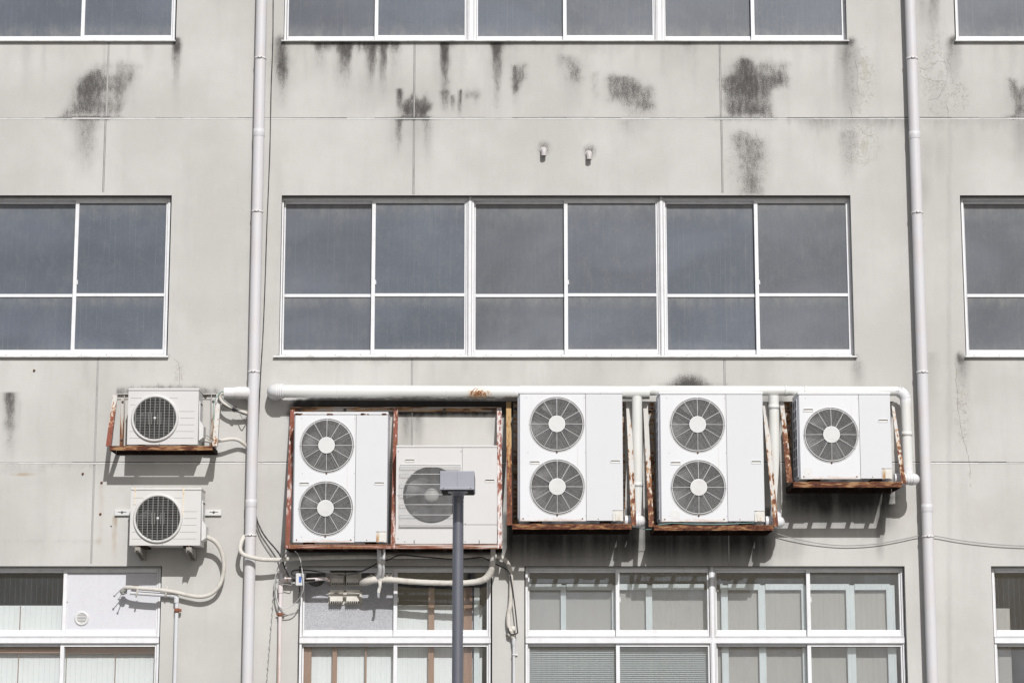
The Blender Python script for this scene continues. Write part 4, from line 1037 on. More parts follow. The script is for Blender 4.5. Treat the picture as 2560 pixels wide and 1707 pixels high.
# ------------------------------------------------------------------ air conditioners
def guard_rings(t, cx, cz, R, hub, n=15):
    """domed wire guard of closely spaced rings on twelve spokes, with a plain hub plate"""
    dome = lambda r: -.012 - .022 * (1 - (r / R) ** 2)
    mb = MB()
    for i in range(n):
        r = hub + .006 + (R - .012 - hub) * (i + .5) / n
        mb.ring((cx, dome(r), cz), r, .00115, 60, 4)
    mb.ring((cx, -.010, cz), R - .004, .004, 64, 6); mb.ring((cx, -.003, cz), R + .010, .0028, 64, 5)
    for k in range(12):
        a = math.pi / 6 * k
        pts = [(cx + r * math.cos(a), dome(r) - .003, cz + r * math.sin(a)) for r in np.linspace(hub - .004, R - .004, 6)] + [(cx + (R + .012) * math.cos(a), -.002, cz + (R + .012) * math.sin(a))]
        mb.tube(pts, .0024, 6, False)
    g = mb.build('fan_guard', 'guard', t)
    y = dome(hub) - .006
    MB().lathe((cx, y, cz), [(hub, .006), (hub, 0), (hub - .003, -.002), (hub * .62, -.002), (hub * .61, -.0008), (hub * .585, -.0008), (hub * .575, -.002), (0.0001, -.002)], 40, smooth=False).build('hub_cap', 'guard', g)
    MB().lathe((cx, -.004, cz - R - .012), [(.0001, -.008), (.008, -.006), (.009, .004)], 10).build('guard_screw', 'screw', g)
def fan_inside(t, cx, cz, R, blade='fan_dark', back='fan_dark', blades=3, spin=0.4):
    mb = MB()
    mb.lathe((cx, 0, cz), [(R, .002), (R - .006, .03), (R - .008, .13)], 48)
    mb.mi = 1; mb.lathe((cx, .13, cz), [(R, 0), (.0001, 0)], 48)
    sh = mb.build('fan_shroud', ['fan_dark', back], t)
    mb = MB()
    for k in range(blades):
        a0 = spin + 2 * math.pi * k / blades
        vs = []
        for j in range(7):
            for i in range(5):
                r = R * (.20 + .73 * i / 4)
                a = a0 + (j / 6 - .5) * 1.45 * (.75 + .3 * i / 4)
                vs.append((cx + r * math.cos(a), .085 - .05 * (j / 6 - .5) * (1 - .35 * i / 4) * 2, cz + r * math.sin(a)))
        fs = [(j * 5 + i, j * 5 + i + 1, (j + 1) * 5 + i + 1, (j + 1) * 5 + i) for j in range(6) for i in range(4)]
        mb.add(vs, fs, True)
    mb.lathe((cx, .04, cz), [(.0001, 0), (R * .2, .004), (R * .24, .02), (R * .24, .07)], 28)
    mb.build('fan', blade, t)
def grip(t, cx, cz, w=.094, h=.032, raised=True, m='ac_white'):
    mb = MB()
    for a in ((cx - w / 2, cx + w / 2, cz + h / 2 - .006, cz + h / 2), (cx - w / 2, cx + w / 2, cz - h / 2, cz - h / 2 + .009), (cx - w / 2, cx - w / 2 + .006, cz - h / 2 + .009, cz + h / 2 - .006), (cx + w / 2 - .006, cx + w / 2, cz - h / 2 + .009, cz + h / 2 - .006)):
        mb.bbox(a[0], a[1], -.005, .002, a[2], a[3], .002)
    mb.mi = 1; mb.box(cx - w / 2 + .006, cx + w / 2 - .006, -.0015, .0, cz - h / 2 + .009, cz + h / 2 - .006)
    mb.mi = 2; mb.box(cx - w / 2 + .008, cx + w / 2 - .008, -.0022, -.0015, cz - h / 2 + .009, cz + .002)
    mb.build('grip', [m, 'slot', 'hood'], t)
def screws(t, pts, r=.006, m='screw'):
    for x, z in pts:
        MB().lathe((x, -.001, z), [(.0001, -.004), (r * .7, -.0035), (r, -.0005), (r, .002)], 10).build('screw', m, t)
def big_unit(name, loc, w, h, dep, fans, R, hub, seam, grips, label, group=None, cover=True, sticker=None, extra_screws=(), lid_rust=False, side_cells=0):
    """outdoor unit with ring guards; local frame: origin at the bottom centre of the front, +y into the wall"""
    t = thing('air_conditioner', loc, label, 'air conditioner', group, True)
    x0, x1 = -w / 2, w / 2
    lid = .026; b = .012; ch = .022
    mb = MB()                                        # body shell, open at the front
    y0 = .001
    o = [(x0, ch), (x0 + ch * .55, y0), (x1 - .006, y0), (x1, .008), (x1, dep), (x0, dep)]
    n = len(o)
    vs = [(x, y, 0.0) for x, y in o] + [(x, y, h - lid) for x, y in o]
    mb.add(vs, [(i, i + 1, n + i + 1, n + i) for i in (0, 2, 3, 4)] + [(5, 0, n, n + 5), tuple(reversed(range(n))), tuple(range(n, 2 * n))])
    mb.build('casing', 'ac_side', t)
    xf0 = x0 + ch * .55
    zs = [b] + [(fans[i][1] + fans[i + 1][1]) / 2 for i in range(len(fans) - 1)] + [h - lid]
    mb = MB()
    fl = sorted(fans, key=lambda f: f[1])
    zs = [.004] + [(fl[i][1] + fl[i + 1][1]) / 2 for i in range(len(fl) - 1)] + [h - lid - .002]
    for i, (cx, cz) in enumerate(fl): mb.plate_hole(xf0, seam - .0015, zs[i], zs[i + 1], cx, cz, R, 0)
    for a in ((xf0, seam - .0015, 0, .004),): mb.box(a[0], a[1], -.002, .002, a[2], a[3])
    mb.build('front_panel', 'ac_white', t)
    mb = MB().bbox(seam + .0015, x1 - .002, -.001, .006, .004, h - lid - .002, .002)
    mb.build('service_panel', 'ac_grey', t)
    mb = MB().bbox(x0 - .004, x1 + .004, -.006, dep + .006, h - lid, h, .006)
    mb.build('top_lid', 'ac_lid', t)
    for cx, cz in fans:
        fan_inside(t, cx, cz, R - .002, spin=random.uniform(0, 2)); guard_rings(t, cx, cz, R - .004, hub)
    for gx, gz in grips: grip(t, gx, gz)
    if cover:
        cw, chh = .092, .094
        cx = x1 - cw / 2 - .003
        mb = MB(); prof = [(cx - cw / 2, .0), (cx + cw / 2, .0), (cx + cw / 2, chh)] + [(cx - cw / 2 + .025 - .025 * math.sin(a), chh - .025 + .025 * math.cos(a)) for a in [i * math.pi / 12 for i in range(7)]]
        m = len(prof)
        mb.add([(x, -.012, z) for x, z in prof] + [(x, .001, z) for x, z in prof], [tuple(range(m))] + [(i, m + i, m + (i + 1) % m, (i + 1) % m) for i in range(m)])
        mb.bbox(cx - .024, cx + .024, -.017, -.0118, .003, chh - .022, .004)
        mb.mi = 1; mb.box(cx - cw / 2 - .003, x1 - .004, -.004, .0, chh + .0, chh + .005)
        mb.build('pipe_cover', ['rust_cover', 'gap'], t)
    if sticker:
        sx0, sx1, sz0, sz1 = sticker
        MB().box(sx0, sx1, -.0015, 0.0005, sz0, sz1).build('sticker', 'sticker', t)
    screws(t, [(x0 + .035, h - .022), (seam - .012, h - .022), (seam + .20 * (x1 - seam) * 2 - .0, h - .022)], .0055)
    screws(t, [(x0 + .04, .022), (seam - .035, .022)], .007); screws(t, [(seam + .11, .020)], .005)
    screws(t, [(x0 + .07, h - .06), (seam - .012, h - .06), (x0 + .085, h * .5 + .03), (seam - .008, h * .5 + .03), (x0 + .085, .05), (seam - .008, .05)], .0028, 'bolt')
    for s in (-1, 1):
        MB().bbox(s * w * .33 - .05, s * w * .33 + .05, .02, dep - .02, -.028, 0, .004).build('foot', 'grime_steel', t)
    if side_cells:                                   # coil guard on the left flank
        mb = MB()
        mb.box(x0 - .0005, x0 + .002, ch + .03, dep - .02, .03, h - lid - .03)
        mb.mi = 1
        cz0, cz1 = .03, h - lid - .03
        for i in range(side_cells + 1):
            z = cz0 + (cz1 - cz0) * i / side_cells
            mb.bbox(x0 - .010, x0 + .001, ch + .02, dep - .01, z - .008, z + .008, .002)
        for yy in (ch + .025, (ch + dep) / 2, dep - .02):
            mb.bbox(x0 - .009, x0 + .001, yy - .008, yy + .008, cz0, cz1, .002)
        mb.build('side_grille', ['coil', 'ac_side'], t)
    return t
def place(uL, uR, vt, vb, d):
    """size and base point of a front seen between pixel columns uL..uR (at mid height) and rows vt..vb"""
    vm = (vt + vb) / 2
    a, b = P(uL, vm, d), P(uR, vm, d)
    zb, zt = P(CX, vb, d).z, P(CX, vt, d).z
    return Vector(((a.x + b.x) / 2, -d, zb)), b.x - a.x, zt - zb
dT = .49
loc, w2, h2 = place(1297, 1557, 977.4, 1302, dT)
def loc2(base, u, v, d):
    q = P(u, v, d); return (q.x - base.x, q.z - base.z)
Rf, Hf = .250, .079
fans2 = [loc2(loc, 1392, 1060.4, dT), loc2(loc, 1392.9, 1216.9, dT)]
T2 = big_unit('t2', loc, w2, h2, .37, fans2, Rf, Hf, loc2(loc, 1464.8, 1140, dT)[0],
              [loc2(loc, 1336.8, 1155.8, dT), loc2(loc, 1538.3, 1153.3, dT)],
              'white twin fan air conditioner on a rusty shelf, directly right of the red frame', 'twin fan air conditioners', side_cells=12)
loc3, w3, h3 = place(1651, 1907.5, 979.3, 1303.5, dT)
T3 = dup(T2, loc3, 'white twin fan air conditioner on a rusty wall shelf, next to the single fan unit')
st = MB().box(*[a for a in (loc2(loc3, 1677, 1280, dT)[0], loc2(loc3, 1700, 1280, dT)[0])], -.0015, .0005, loc2(loc3, 1680, 1296, dT)[1], loc2(loc3, 1680, 1275, dT)[1]).build('sticker', 'sticker', T3)
dO = .46
loc5, w5, h5 = place(1996.5, 2228, 979.5, 1197, dO)
big_unit('o5', loc5, w5, h5, .36, [loc2(loc5, 2077.5, 1087, dO)], Rf, Hf, loc2(loc5, 2149, 1090, dO)[0],
         [loc2(loc5, 2020.5, 1025, dO), loc2(loc5, 2208, 1051.5, dO)],
         'white single fan air conditioner on a rusty wall shelf, nearest the right drainpipe', None,
         sticker=(loc2(loc5, 2010.5, 1180, dO)[0], loc2(loc5, 2029.5, 1180, dO)[0], loc2(loc5, 2020, 1193, dO)[1], loc2(loc5, 2020, 1169, dO)[1]), side_cells=8)
dF = .43
loc1, w1, h1 = place(733, 968.5, 1029.5, 1355, dF)
T1 = big_unit('t1', loc1, w1, h1, .34, [loc2(loc1, 817.2, 1113.7, dF), loc2(loc1, 814.4, 1270.7, dF)], .247, .078, loc2(loc1, 888.6, 1190, dF)[0],
         [loc2(loc1, 760.5, 1208.8, dF), loc2(loc1, 948.2, 1208.2, dF)],
         'white twin fan air conditioner with rust spotted lid in the red steel frame', 'twin fan air conditioners')
mb = MB()
for xx, ww in ((-w1 / 2 + .045, .05), (-w1 / 2 + .34, .045), (w1 / 2 - .22, .06), (w1 / 2 - .03, .03)):
    for k in range(9): 
        s = random.uniform(.003, .008); q = xx + random.uniform(-ww, ww) * .6
        mb.bbox(q - s * 2, q + s * 2, -.008, -.004, h1 - .028 + random.uniform(0, .006), h1 - .024 + random.uniform(.002, .012), .001)
mb.build('rust_patch', 'rust_ring', T1)

# --- unit with the square wire guard in the right bay of the frame
def wire_unit():
    d = .43
    L, w, h = place(990, 1242.7, 1112.9, 1359.3, d)
    t = thing('air_conditioner', L, 'warm white air conditioner with square wire guard behind the street lamp', 'air conditioner', None, True)
    x0, x1, dep = -w / 2, w / 2, .34
    q = lambda u, v: loc2(L, u, v, d)
    seam = q(1155.4, 1230)[0]; zlow = q(1150, 1311.5)[1]
    cx, cz = q(1078.5, 1236.5); R = .262
    MB().add([(x0, .002, 0), (x1, .002, 0), (x1, dep, 0), (x0, dep, 0), (x0, .002, h - .02), (x1, .002, h - .02), (x1, dep, h - .02), (x0, dep, h - .02)],
             [(3, 2, 1, 0), (4, 5, 6, 7), (1, 2, 6, 5), (2, 3, 7, 6), (3, 0, 4, 7)]).build('casing', 'ac_warm', t)
    MB().plate_hole(x0, seam - .001, 0.002, h - .022, cx, cz, R, 0).build('front_panel', 'ac_warm', t)
    MB().bbox(seam + .001, x1, -.0015, .006, zlow + .003, h - .022, .002).build('service_panel', 'ac_warm', t)
    mb = MB().bbox(seam + .001, x1, -.0015, .006, .002, zlow - .0005, .002); mb.mi = 1; mb.box(seam, x1, -.001, .002, zlow - .0005, zlow + .003)
    mb.build('lower_panel', ['ac_warm', 'gap'], t)
    MB().bbox(x0 - .003, x1 + .003, -.006, dep, h - .02, h, .005).build('top_lid', 'ac_warm', t)
    fan_inside(t, cx, cz, R - .003, 'fan_grey', 'fan_dark', 3, 2.5)
    MB().lathe((cx, .02, cz), [(.0001, 0), (.055, .003), (.066, .012), (.068, .05)], 30).build('fan_hub', 'guard_grey', t)
    (gx0, gz1), (gx1, gz0) = q(1000, 1162), q(1151, 1317.5)
    mb = MB(); nb = 56
    for i in range(nb + 1):
        x = gx0 + (gx1 - gx0) * i / nb
        mb.tube([(x, -.002, gz1), (x, -.034, gz1 - .008), (x, -.036, gz1 - .03), (x, -.036, gz0 + .03), (x, -.034, gz0 + .008), (x, -.002, gz0)], .00115, 5, False, False)
    for v in (1161.5, 1168, 1186, 1211.5, 1237, 1262, 1287.5, 1312, 1317):
        z = q(1050, v)[1]; yy = -.039 if 1170 < v < 1300 else (-.036 if v in (1168, 1312) else -.004)
        mb.tube([(gx0, .0, z), (gx0 - .001, yy, z), (gx1 + .001, yy, z), (gx1, .0, z)], .0028, 6, False)
    mb.build('wire_guard', 'guard', t)
    grip(t, *q(1024.4, 1151), .092, .032, True, 'guard'); grip(t, *q(1224.4, 1201.5), .092, .032, True, 'guard')
    screws(t, [q(1013, 1116), (q(1138, 1116)), q(1197, 1116)], .004, 'bolt')
    screws(t, [q(996, 1128), q(1153, 1128), q(995, 1238), q(995, 1346), q(1012, 1353.5), q(1163, 1308.5), q(1163, 1353.5)], .0045, 'bolt')
    for u in (1035.5, 1198): 
        a = q(u, 1359); MB().bbox(a[0] - .003, a[0] + .003, -.006, .004, 0, .036, .001).build('drain_slot', 'gap', t)
    for s in (-1, 1): MB().bbox(s * w * .33 - .05, s * w * .33 + .05, .02, dep - .02, -.02, 0, .004).build('foot', 'grime_steel', t)
wire_unit()

# --- small house type units
def small_unit(uL, uR, vt, vb, d, gu, gv, Rpx, label, m, stains):
    L, w, h = place(uL, uR, vt, vb, d)
    t = thing('air_conditioner', L, label, 'air conditioner', 'small one fan air conditioners', True)
    x0, x1, dep = -w / 2, w / 2, .26
    q = lambda u, v: loc2(L, u, v, d)
    cx, cz = q(gu, gv); R = Rpx / 268.0
    lid = .024
    MB().add([(x0, .002, 0), (x1, .002, 0), (x1, dep, 0), (x0, dep, 0), (x0, .002, h - lid), (x1, .002, h - lid), (x1, dep, h - lid), (x0, dep, h - lid)],
             [(3, 2, 1, 0), (4, 5, 6, 7), (1, 2, 6, 5), (2, 3, 7, 6), (3, 0, 4, 7)]).build('casing', m, t)
    mb = MB().plate_hole(x0, x1, .001, h - lid - .0025, cx, cz, R - .012, 0)
    mb.mi = 1                                        # pressed lines
    for k in range(7):
        z = h * (.115 + .118 * k)
        for a, b in ((x0 + .02, cx - math.sqrt(max(0, (R + .012) ** 2 - (z - cz) ** 2)) if abs(z - cz) < R else cx), (cx + math.sqrt(max(0, (R + .012) ** 2 - (z - cz) ** 2)) if abs(z - cz) < R else cx, x1 - .035 if k < 5 else cx + R * .95)):
            if b - a > .02: mb.box(a, b, -.0012, .001, z - .0016, z + .0016)
    mb.build('front_panel', [m, 'guard_grey'], t)
    MB().bbox(x0 - .003, x1 + .004, -.006, dep + .004, h - lid, h, .006).build('top_lid', m, t)
    fan_inside(t, cx, cz, R - .012, 'fan_dark', 'fan_dark', 3, .9)
    g = MB().lathe((cx, 0, cz), [(R + .004, .001), (R + .003, -.012), (R - .008, -.022), (R - .020, -.018), (R - .024, .003)], 64).build('grille_ring', m, t)
    mb = MB(); r = R - .018; n = 27
    for i in range(n):
        z = -r + 2 * r * (i + .5) / n; c = math.sqrt(r * r - z * z)
        mb.box(cx - c, cx + c, -.020, -.013, cz + z - .0013, cz + z + .0013)
    for i in range(9):
        x = -r + 2 * r * (i + .5) / 9; c = math.sqrt(r * r - x * x)
        mb.box(cx + x - .0022, cx + x + .0022, -.0215, -.012, cz - c, cz + c)
    for i in range(5):
        if i == 2: continue
        x = -.058 + .029 * i; mb.box(cx + x - .002, cx + x + .002, -.020, -.013, cz - .055, cz + .055)
    mb.build('fan_grille', 'guard_grey', t)
    MB().lathe((cx, -.0225, cz), [(.0001, -.002), (.010, -.001), (.012, .002), (.012, .008)], 14).build('grille_boss', 'guard', t)
    # service cover on the right flank: slim above, bulging below
    mb = MB()
    za, zb, zc = h * .80, h * .38, .045
    xo1, xo2 = x1 + .010, x1 + .045
    prof = [(x1, za), (xo1, za - .02), (xo1, zb + .03), (xo2, zb - .02), (xo2, zc + .03), (x1 + .004, zc)]
    k = len(prof)
    mb.add([(x, .05, z) for x, z in prof] + [(x, .215, z) for x, z in prof], [tuple(reversed(range(k)))] + [(i, (i + 1) % k, k + (i + 1) % k, k + i) for i in range(k)] + [tuple(range(k, 2 * k))])
    mb.mi = 1; mb.box(xo1 - .002, xo1 + .003, .07, .18, za - .034, za - .022)
    mb.build('service_cover', ['guard', 'gap'], t)
    screws(t, [(cx + R * .93, cz + R * .33), (cx + .05, .008)], .0035, 'bolt')
    for s in (-1, 1): MB().bbox(s * w * .30 - .03, s * w * .30 + .03, .02, dep, -.018, 0, .003).build('foot', 'grime_steel', t)
    if stains:
        for u, v0, v1, ww in stains:
            a, b = q(u, v0), q(u, v1)
            mb = MB()
            for i in range(10):
                z1_, z0_ = a[1] + (b[1] - a[1]) * i / 10, a[1] + (b[1] - a[1]) * (i + 1) / 10
                s = ww / 268 * random.uniform(.3, 1) * (1 - .06 * i)
                mb.box(a[0] - s, a[0] + s, -.0010 if i > 1 else -.0066, .001, z0_, z1_)
            mb.build('rust_run', 'stain', t)
    return t
MAT['stain'] = plain('rust tinted enamel', (0.68, 0.56, 0.40), .5, 0, (.70, .66, .60), .8, 22)
small_unit(319.5, 495.5, 970, 1111, .33, 387.6, 1045.6, 58.5, 'small white air conditioner resting on a rusty angle iron shelf left of the drainpipe', 'ac_warm', None)
small_unit(325.5, 501.8, 1218.6, 1363, .34, 395.0, 1295.5, 60.5, 'small cream air conditioner with rust runs on two plastic wall arms', 'ac_cream', [(338, 1219, 1262, 3.5), (459.5, 1219, 1290, 3.0)])

# ------------------------------------------------------------------ steel brackets
def bracket(label, d, armL, armR, rail, cross, mats, posts=True, top_rail=None, group='rusty wall brackets', back_drop=0.0, arm_d=.06):
    """armL/armR: (u0, u1, v) at the top then at the foot, as seen; rail: (u0, u1, v0, v1) of the front rail"""
    u0, u1, v0, v1 = rail
    xa, xb = X(u0, v1, d), X(u1, v1, d)
    z1, z0 = Z(v0, d), Z(v1, d)
    t = thing('wall_bracket', ((xa + xb) / 2, 0, z0), label, 'bracket', group)
    mr, ma, mb_, mw = mats
    m = MB().bbox(xa, xb, -d, -d + .007, z0, z1, .002); m.bbox(xa + .001, xb - .001, -d + .007, -d + .05, z1 - .007, z1 - .0005, .002)
    m.build('front_rail', mr, t)
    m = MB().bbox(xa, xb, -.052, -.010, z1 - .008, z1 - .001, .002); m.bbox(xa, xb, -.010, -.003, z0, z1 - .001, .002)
    m.build('wall_rail', 'grime_steel', t)
    for x, s in ((xa, 1), (xb, -1)):
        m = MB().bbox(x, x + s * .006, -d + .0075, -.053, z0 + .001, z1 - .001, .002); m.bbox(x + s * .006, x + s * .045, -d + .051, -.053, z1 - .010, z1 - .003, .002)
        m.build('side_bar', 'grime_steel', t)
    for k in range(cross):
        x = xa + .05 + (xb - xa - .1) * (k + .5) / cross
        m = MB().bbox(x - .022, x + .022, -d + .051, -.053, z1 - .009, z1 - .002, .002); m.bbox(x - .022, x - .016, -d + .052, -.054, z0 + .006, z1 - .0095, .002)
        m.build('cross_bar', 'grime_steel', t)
    for (p, q), ma_, s in ((armL, ma, -1), (armR, mb_, 1)):
        ta, tb = X(p[0] - .2, p[2], arm_d), X(p[1] + .2, p[2], arm_d)
        ba, bb = X(q[0] - .2, q[2], d + .008), X(q[1] + .2, q[2], d + .008)
        zt, zb = Z(p[2], arm_d), Z(q[2], d + .008)
        m = MB()
        m.hexa([(ba, -d - .009, zb), (bb, -d - .009, zb), (bb, -d - .002, zb), (ba, -d - .002, zb), (ta, -arm_d - .009, zt), (tb, -arm_d - .009, zt), (tb, -arm_d - .002, zt), (ta, -arm_d - .002, zt)])
        w0, w1 = (ba, ba + .006) if s < 0 else (bb - .006, bb)
        v0_, v1_ = (ta, ta + .006) if s < 0 else (tb - .006, tb)
        m.hexa([(w0, -d - .002, zb), (w1, -d - .002, zb), (w1, -d + .036, zb), (w0, -d + .036, zb), (v0_, -arm_d - .002, zt), (v1_, -arm_d - .002, zt), (v1_, -arm_d + .036, zt), (v0_, -arm_d + .036, zt)])
        m.build('arm', ma_, t)
        if posts:
            xx = (ta + tb) / 2 + (-.0 if s < 0 else 0)
            px0 = xx - s * .045 if s < 0 else xx - .075
            m = MB().bbox(px0, px0 + .04, -.0085, -.002, z1 + .002, zt, .002); m.bbox(px0 if s > 0 else px0 + .034, px0 + .006 if s > 0 else px0 + .04, -.045, -.0088, z1 + .002, zt, .002)
            m.build('wall_post', mw, t)
            for zz in (zt - .06, z1 + .10):
                MB().lathe((px0 + .02, -.009, zz), [(.0001, -.010), (.009, -.008), (.010, -.001), (.015, 0)], 8).build('bolt', 'bolt', t)
    if top_rail:
        a, b, va, vb = top_rail
        z_1, z_0 = Z(va, .02), Z(vb, .02)
        m = MB().bbox(X(a, va, .02), X(b, va, .02), -.0095, -.003, z_0, z_1, .002); m.bbox(X(a, va, .02), X(b, va, .02), -.042, -.0098, z_1 - .006, z_1, .002)
        m.build('top_rail', mw, t)
        n = 4
        for i in range(n):
            x = X(a, va, .02) + (X(b, va, .02) - X(a, va, .02)) * (i + .5) / n
            MB().lathe((x, -.010, (z_0 + z_1) / 2 - .004), [(.0001, -.010), (.009, -.008), (.010, -.001), (.015, 0)], 8).build('bolt', 'bolt', t)
    return t
bracket('rusty angle iron bracket with reddish left arm carrying the upper small air conditioner', .365,
        ((282.9, 293.6, 987), (264.5, 276.7, 1114.5)), ((541.6, 552, 986), (530.5, 543, 1114.5)), (273.5, 531, 1114, 1125.5), 2,
        ('rust_rail', 'red_arm', 'rust_arm_s', 'rust_arm_s'), True, (292, 545, 985, 997))
bracket('rusty wall bracket with orange arms carrying the twin fan unit next to the red frame', .55,
        ((1265.5, 1277.5, 1004), (1267.6, 1280.5, 1312)), ((1565, 1577, 1004), (1578.8, 1590.8, 1313)), (1280.5, 1579, 1309, 1322.7), 5,
        ('rust_rail', 'rust_arm_b', 'rust_arm', 'grey_rail'))
bracket('rusty bracket with pale peeling arms under the twin fan unit beside the single fan unit', .55,
        ((1607.5, 1618.6, 1004), (1622.5, 1634.5, 1316)), ((1905.8, 1917, 1004), (1934, 1946, 1315)), (1635, 1934.5, 1312, 1325.5), 5,
        ('rust_rail', 'rust_arm', 'rust_arm', 'grey_rail'), True, (1620, 1660, 1024, 1031))
bracket('rusty wall bracket with two slanting arms carrying the single fan air conditioner', .535,
        ((1949.5, 1959, 1003), (1967.5, 1981.5, 1205)), ((2228, 2234, 1007), (2254, 2266, 1209)), (1983.5, 2254, 1204, 1218), 5,
        ('rust_rail', 'rust_arm', 'rust_arm', 'grey_rail'), True, (1958, 2230, 1004, 1024))

def red_frame():
    d = .46
    u0, u1, v0, v1 = 712, 1255, 1360, 1371
    xa, xb = X(u0, v1, d), X(u1, v1, d); z1, z0 = Z(v0, d), Z(v1, d)
    t = thing('steel_frame', ((xa + xb) / 2, 0, z0), 'red rusty steel frame of two bays fixed to the wall under the white duct', 'frame')
    m = MB().bbox(xa, xb, -d, -d + .007, z0, z1, .002); m.bbox(xa + .001, xb - .001, -d + .007, -d + .05, z0 + .001, z0 + .008, .002)
    m.build('front_rail', 'red_rail', t)
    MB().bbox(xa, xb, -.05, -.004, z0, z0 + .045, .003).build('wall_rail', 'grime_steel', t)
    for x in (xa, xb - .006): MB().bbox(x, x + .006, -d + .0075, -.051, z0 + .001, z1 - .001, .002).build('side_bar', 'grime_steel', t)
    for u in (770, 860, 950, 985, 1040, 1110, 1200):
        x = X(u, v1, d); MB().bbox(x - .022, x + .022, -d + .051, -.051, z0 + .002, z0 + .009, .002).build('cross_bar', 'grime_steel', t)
    for (a, b, va, da), (c, e, vb, db), mm, fl in (((726, 737.5, 1019, .06), (712.5, 724.5, 1360, d + .008), 'red_post', -1), ((984.5, 995, 1019, .06), (977, 988.5, 1360, d + .008), 'red_post', 1), ((1242, 1254, 1019, .06), (1244.5, 1255.5, 1360, d + .008), 'red_post_pale', 1)):
        ta, tb, zt = X(a, va, da), X(b, va, da), Z(va, da); ba, bb, zb = X(c, vb, db), X(e, vb, db), Z(vb + 10, db)
        m = MB().hexa([(ba, -db - .001, zb), (bb, -db - .001, zb), (bb, -db + .006, zb), (ba, -db + .006, zb), (ta, -da - .001, zt), (tb, -da - .001, zt), (tb, -da + .006, zt), (ta, -da + .006, zt)])
        w0, w1, q0, q1 = (ba, ba + .006, ta, ta + .006) if fl < 0 else (bb - .006, bb, tb - .006, tb)
        zb2 = z1 + .004
        m.hexa([(w0, -db + .006, zb2), (w1, -db + .006, zb2), (w1, -db + .042, zb2), (w0, -db + .042, zb2), (q0, -da + .006, zt), (q1, -da + .006, zt), (q1, -da + .042, zt), (q0, -da + .042, zt)])
        m.build('post', mm, t)
    x0, x1 = X(727, 1022, .02), X(1254, 1022, .02); za, zc_ = Z(1018, .02), Z(1028.5, .02)
    m = MB().bbox(x0, x1, -.010, -.003, zc_, za, .002); m.bbox(x0, x1, -.045, -.0103, za - .006, za, .002)
    m.build('top_rail', 'grey_rail', t)
    for u in (750, 862, 990, 1111, 1233):
        MB().lathe((X(u, 1024, .02), -.0105, (za + zc_) / 2 - .004), [(.0001, -.012), (.010, -.010), (.012, -.001), (.017, 0)], 8).build('bolt', 'bolt', t)
red_frame()

# plastic wall arms and rail of the lower small unit
def wall_arms():
    xa, xb = X(287.5, 1281, .01), X(554, 1281, .01); z1, z0 = Z(1274, .01), Z(1288.5, .01)
    t = thing('wall_mount', ((xa + xb) / 2, 0, z0 - .3), 'white slotted rail with two plastic arms holding the cream small air conditioner', 'bracket')
    m = MB().bbox(xa, xb, -.026, -.003, z0, z1, .003)
    m.mi = 1
    for u in (306, 535):
        x = X(u, 1281, .01); m.box(x - .04, x + .04, -.0275, -.025, (z0 + z1) / 2 + .002, (z0 + z1) / 2 + .008); m.lathe((x, -.027, (z0 + z1) / 2 + .004), [(.0001, -.008), (.010, -.006), (.012, 0)], 8)
    m.build('wall_rail', ['guard', 'gap'], t)
    for u in (344, 472):
        d = .345; a = P(u, 1364, d)
        ztop = a.z - .012
        m = MB(); w = .022
        for s in (-1, 1):                             # two webs with lightening holes between
            x = a.x + s * w
            m.hexa([(x - .003, -d, ztop - .045), (x + .003, -d, ztop - .045), (x + .003, -.004, ztop - .10), (x - .003, -.004, ztop - .10), (x - .003, -d, ztop), (x + .003, -d, ztop), (x + .003, -.004, ztop), (x - .003, -.004, ztop)])
        m.bbox(a.x - w, a.x + w, -d - .004, -d + .004, ztop - .03, ztop, .003)
        for k in range(5):
            y = -d + .05 + k * .065; m.bbox(a.x - w, a.x + w, y, y + .012, ztop - .05 - .011 * k, ztop - .004, .002)
        m.build('plastic_arm', 'arm_grey', t)
        MB().lathe((a.x, -d + .02, ztop), [(.0001, .020), (.008, .019), (.009, .004), (.016, .002), (.016, 0)], 10, 'z').build('rubber_foot', 'screw', t)
wall_arms()

# ------------------------------------------------------------------ hoses and small pipes
def hose(pts, r, m, label, cat='hose', name='lagged_hose', seg=12, jit=.02, sub=7, wraps=0.0):
    w = [P(*q) for q in pts]
    mb = MB().tube(w, r, seg, True, True, sub, jit)
    return tag(mb.build(name, m), label, cat)
hose(((512, 1100, .16), (530, 1103, .15), (556, 1100, .15), (580, 1097, .13), (596, 1100, .10), (610, 1109, .07), (622, 1120, .05)), .0175, 'hose', 'short lagged hose from the upper small air conditioner to the left drainpipe')
hose(((512, 1086, .2), (525, 1092, .2), (541, 1098, .18), (556, 1101, .16)), .005, 'cable_grey', 'thin grey wire above the short lagged hose of the upper small unit', 'cable', 'grey_wire', 8)
hose(((508, 1332, .2), (518, 1342, .19), (536, 1352, .17), (549, 1368, .15), (557, 1390, .13), (560, 1415, .115), (556, 1443, .10), (545, 1468, .10), (526, 1485, .09), (500, 1491, .085), (470, 1487, .08), (440, 1480, .08), (400, 1474, .08), (350, 1470, .08), (320, 1468, .06), (308, 1473, .0)), [.022, .02, .0195, .019, .0185, .018], 'hose', 'long lagged hose looping from the lower small air conditioner back to the white panel')
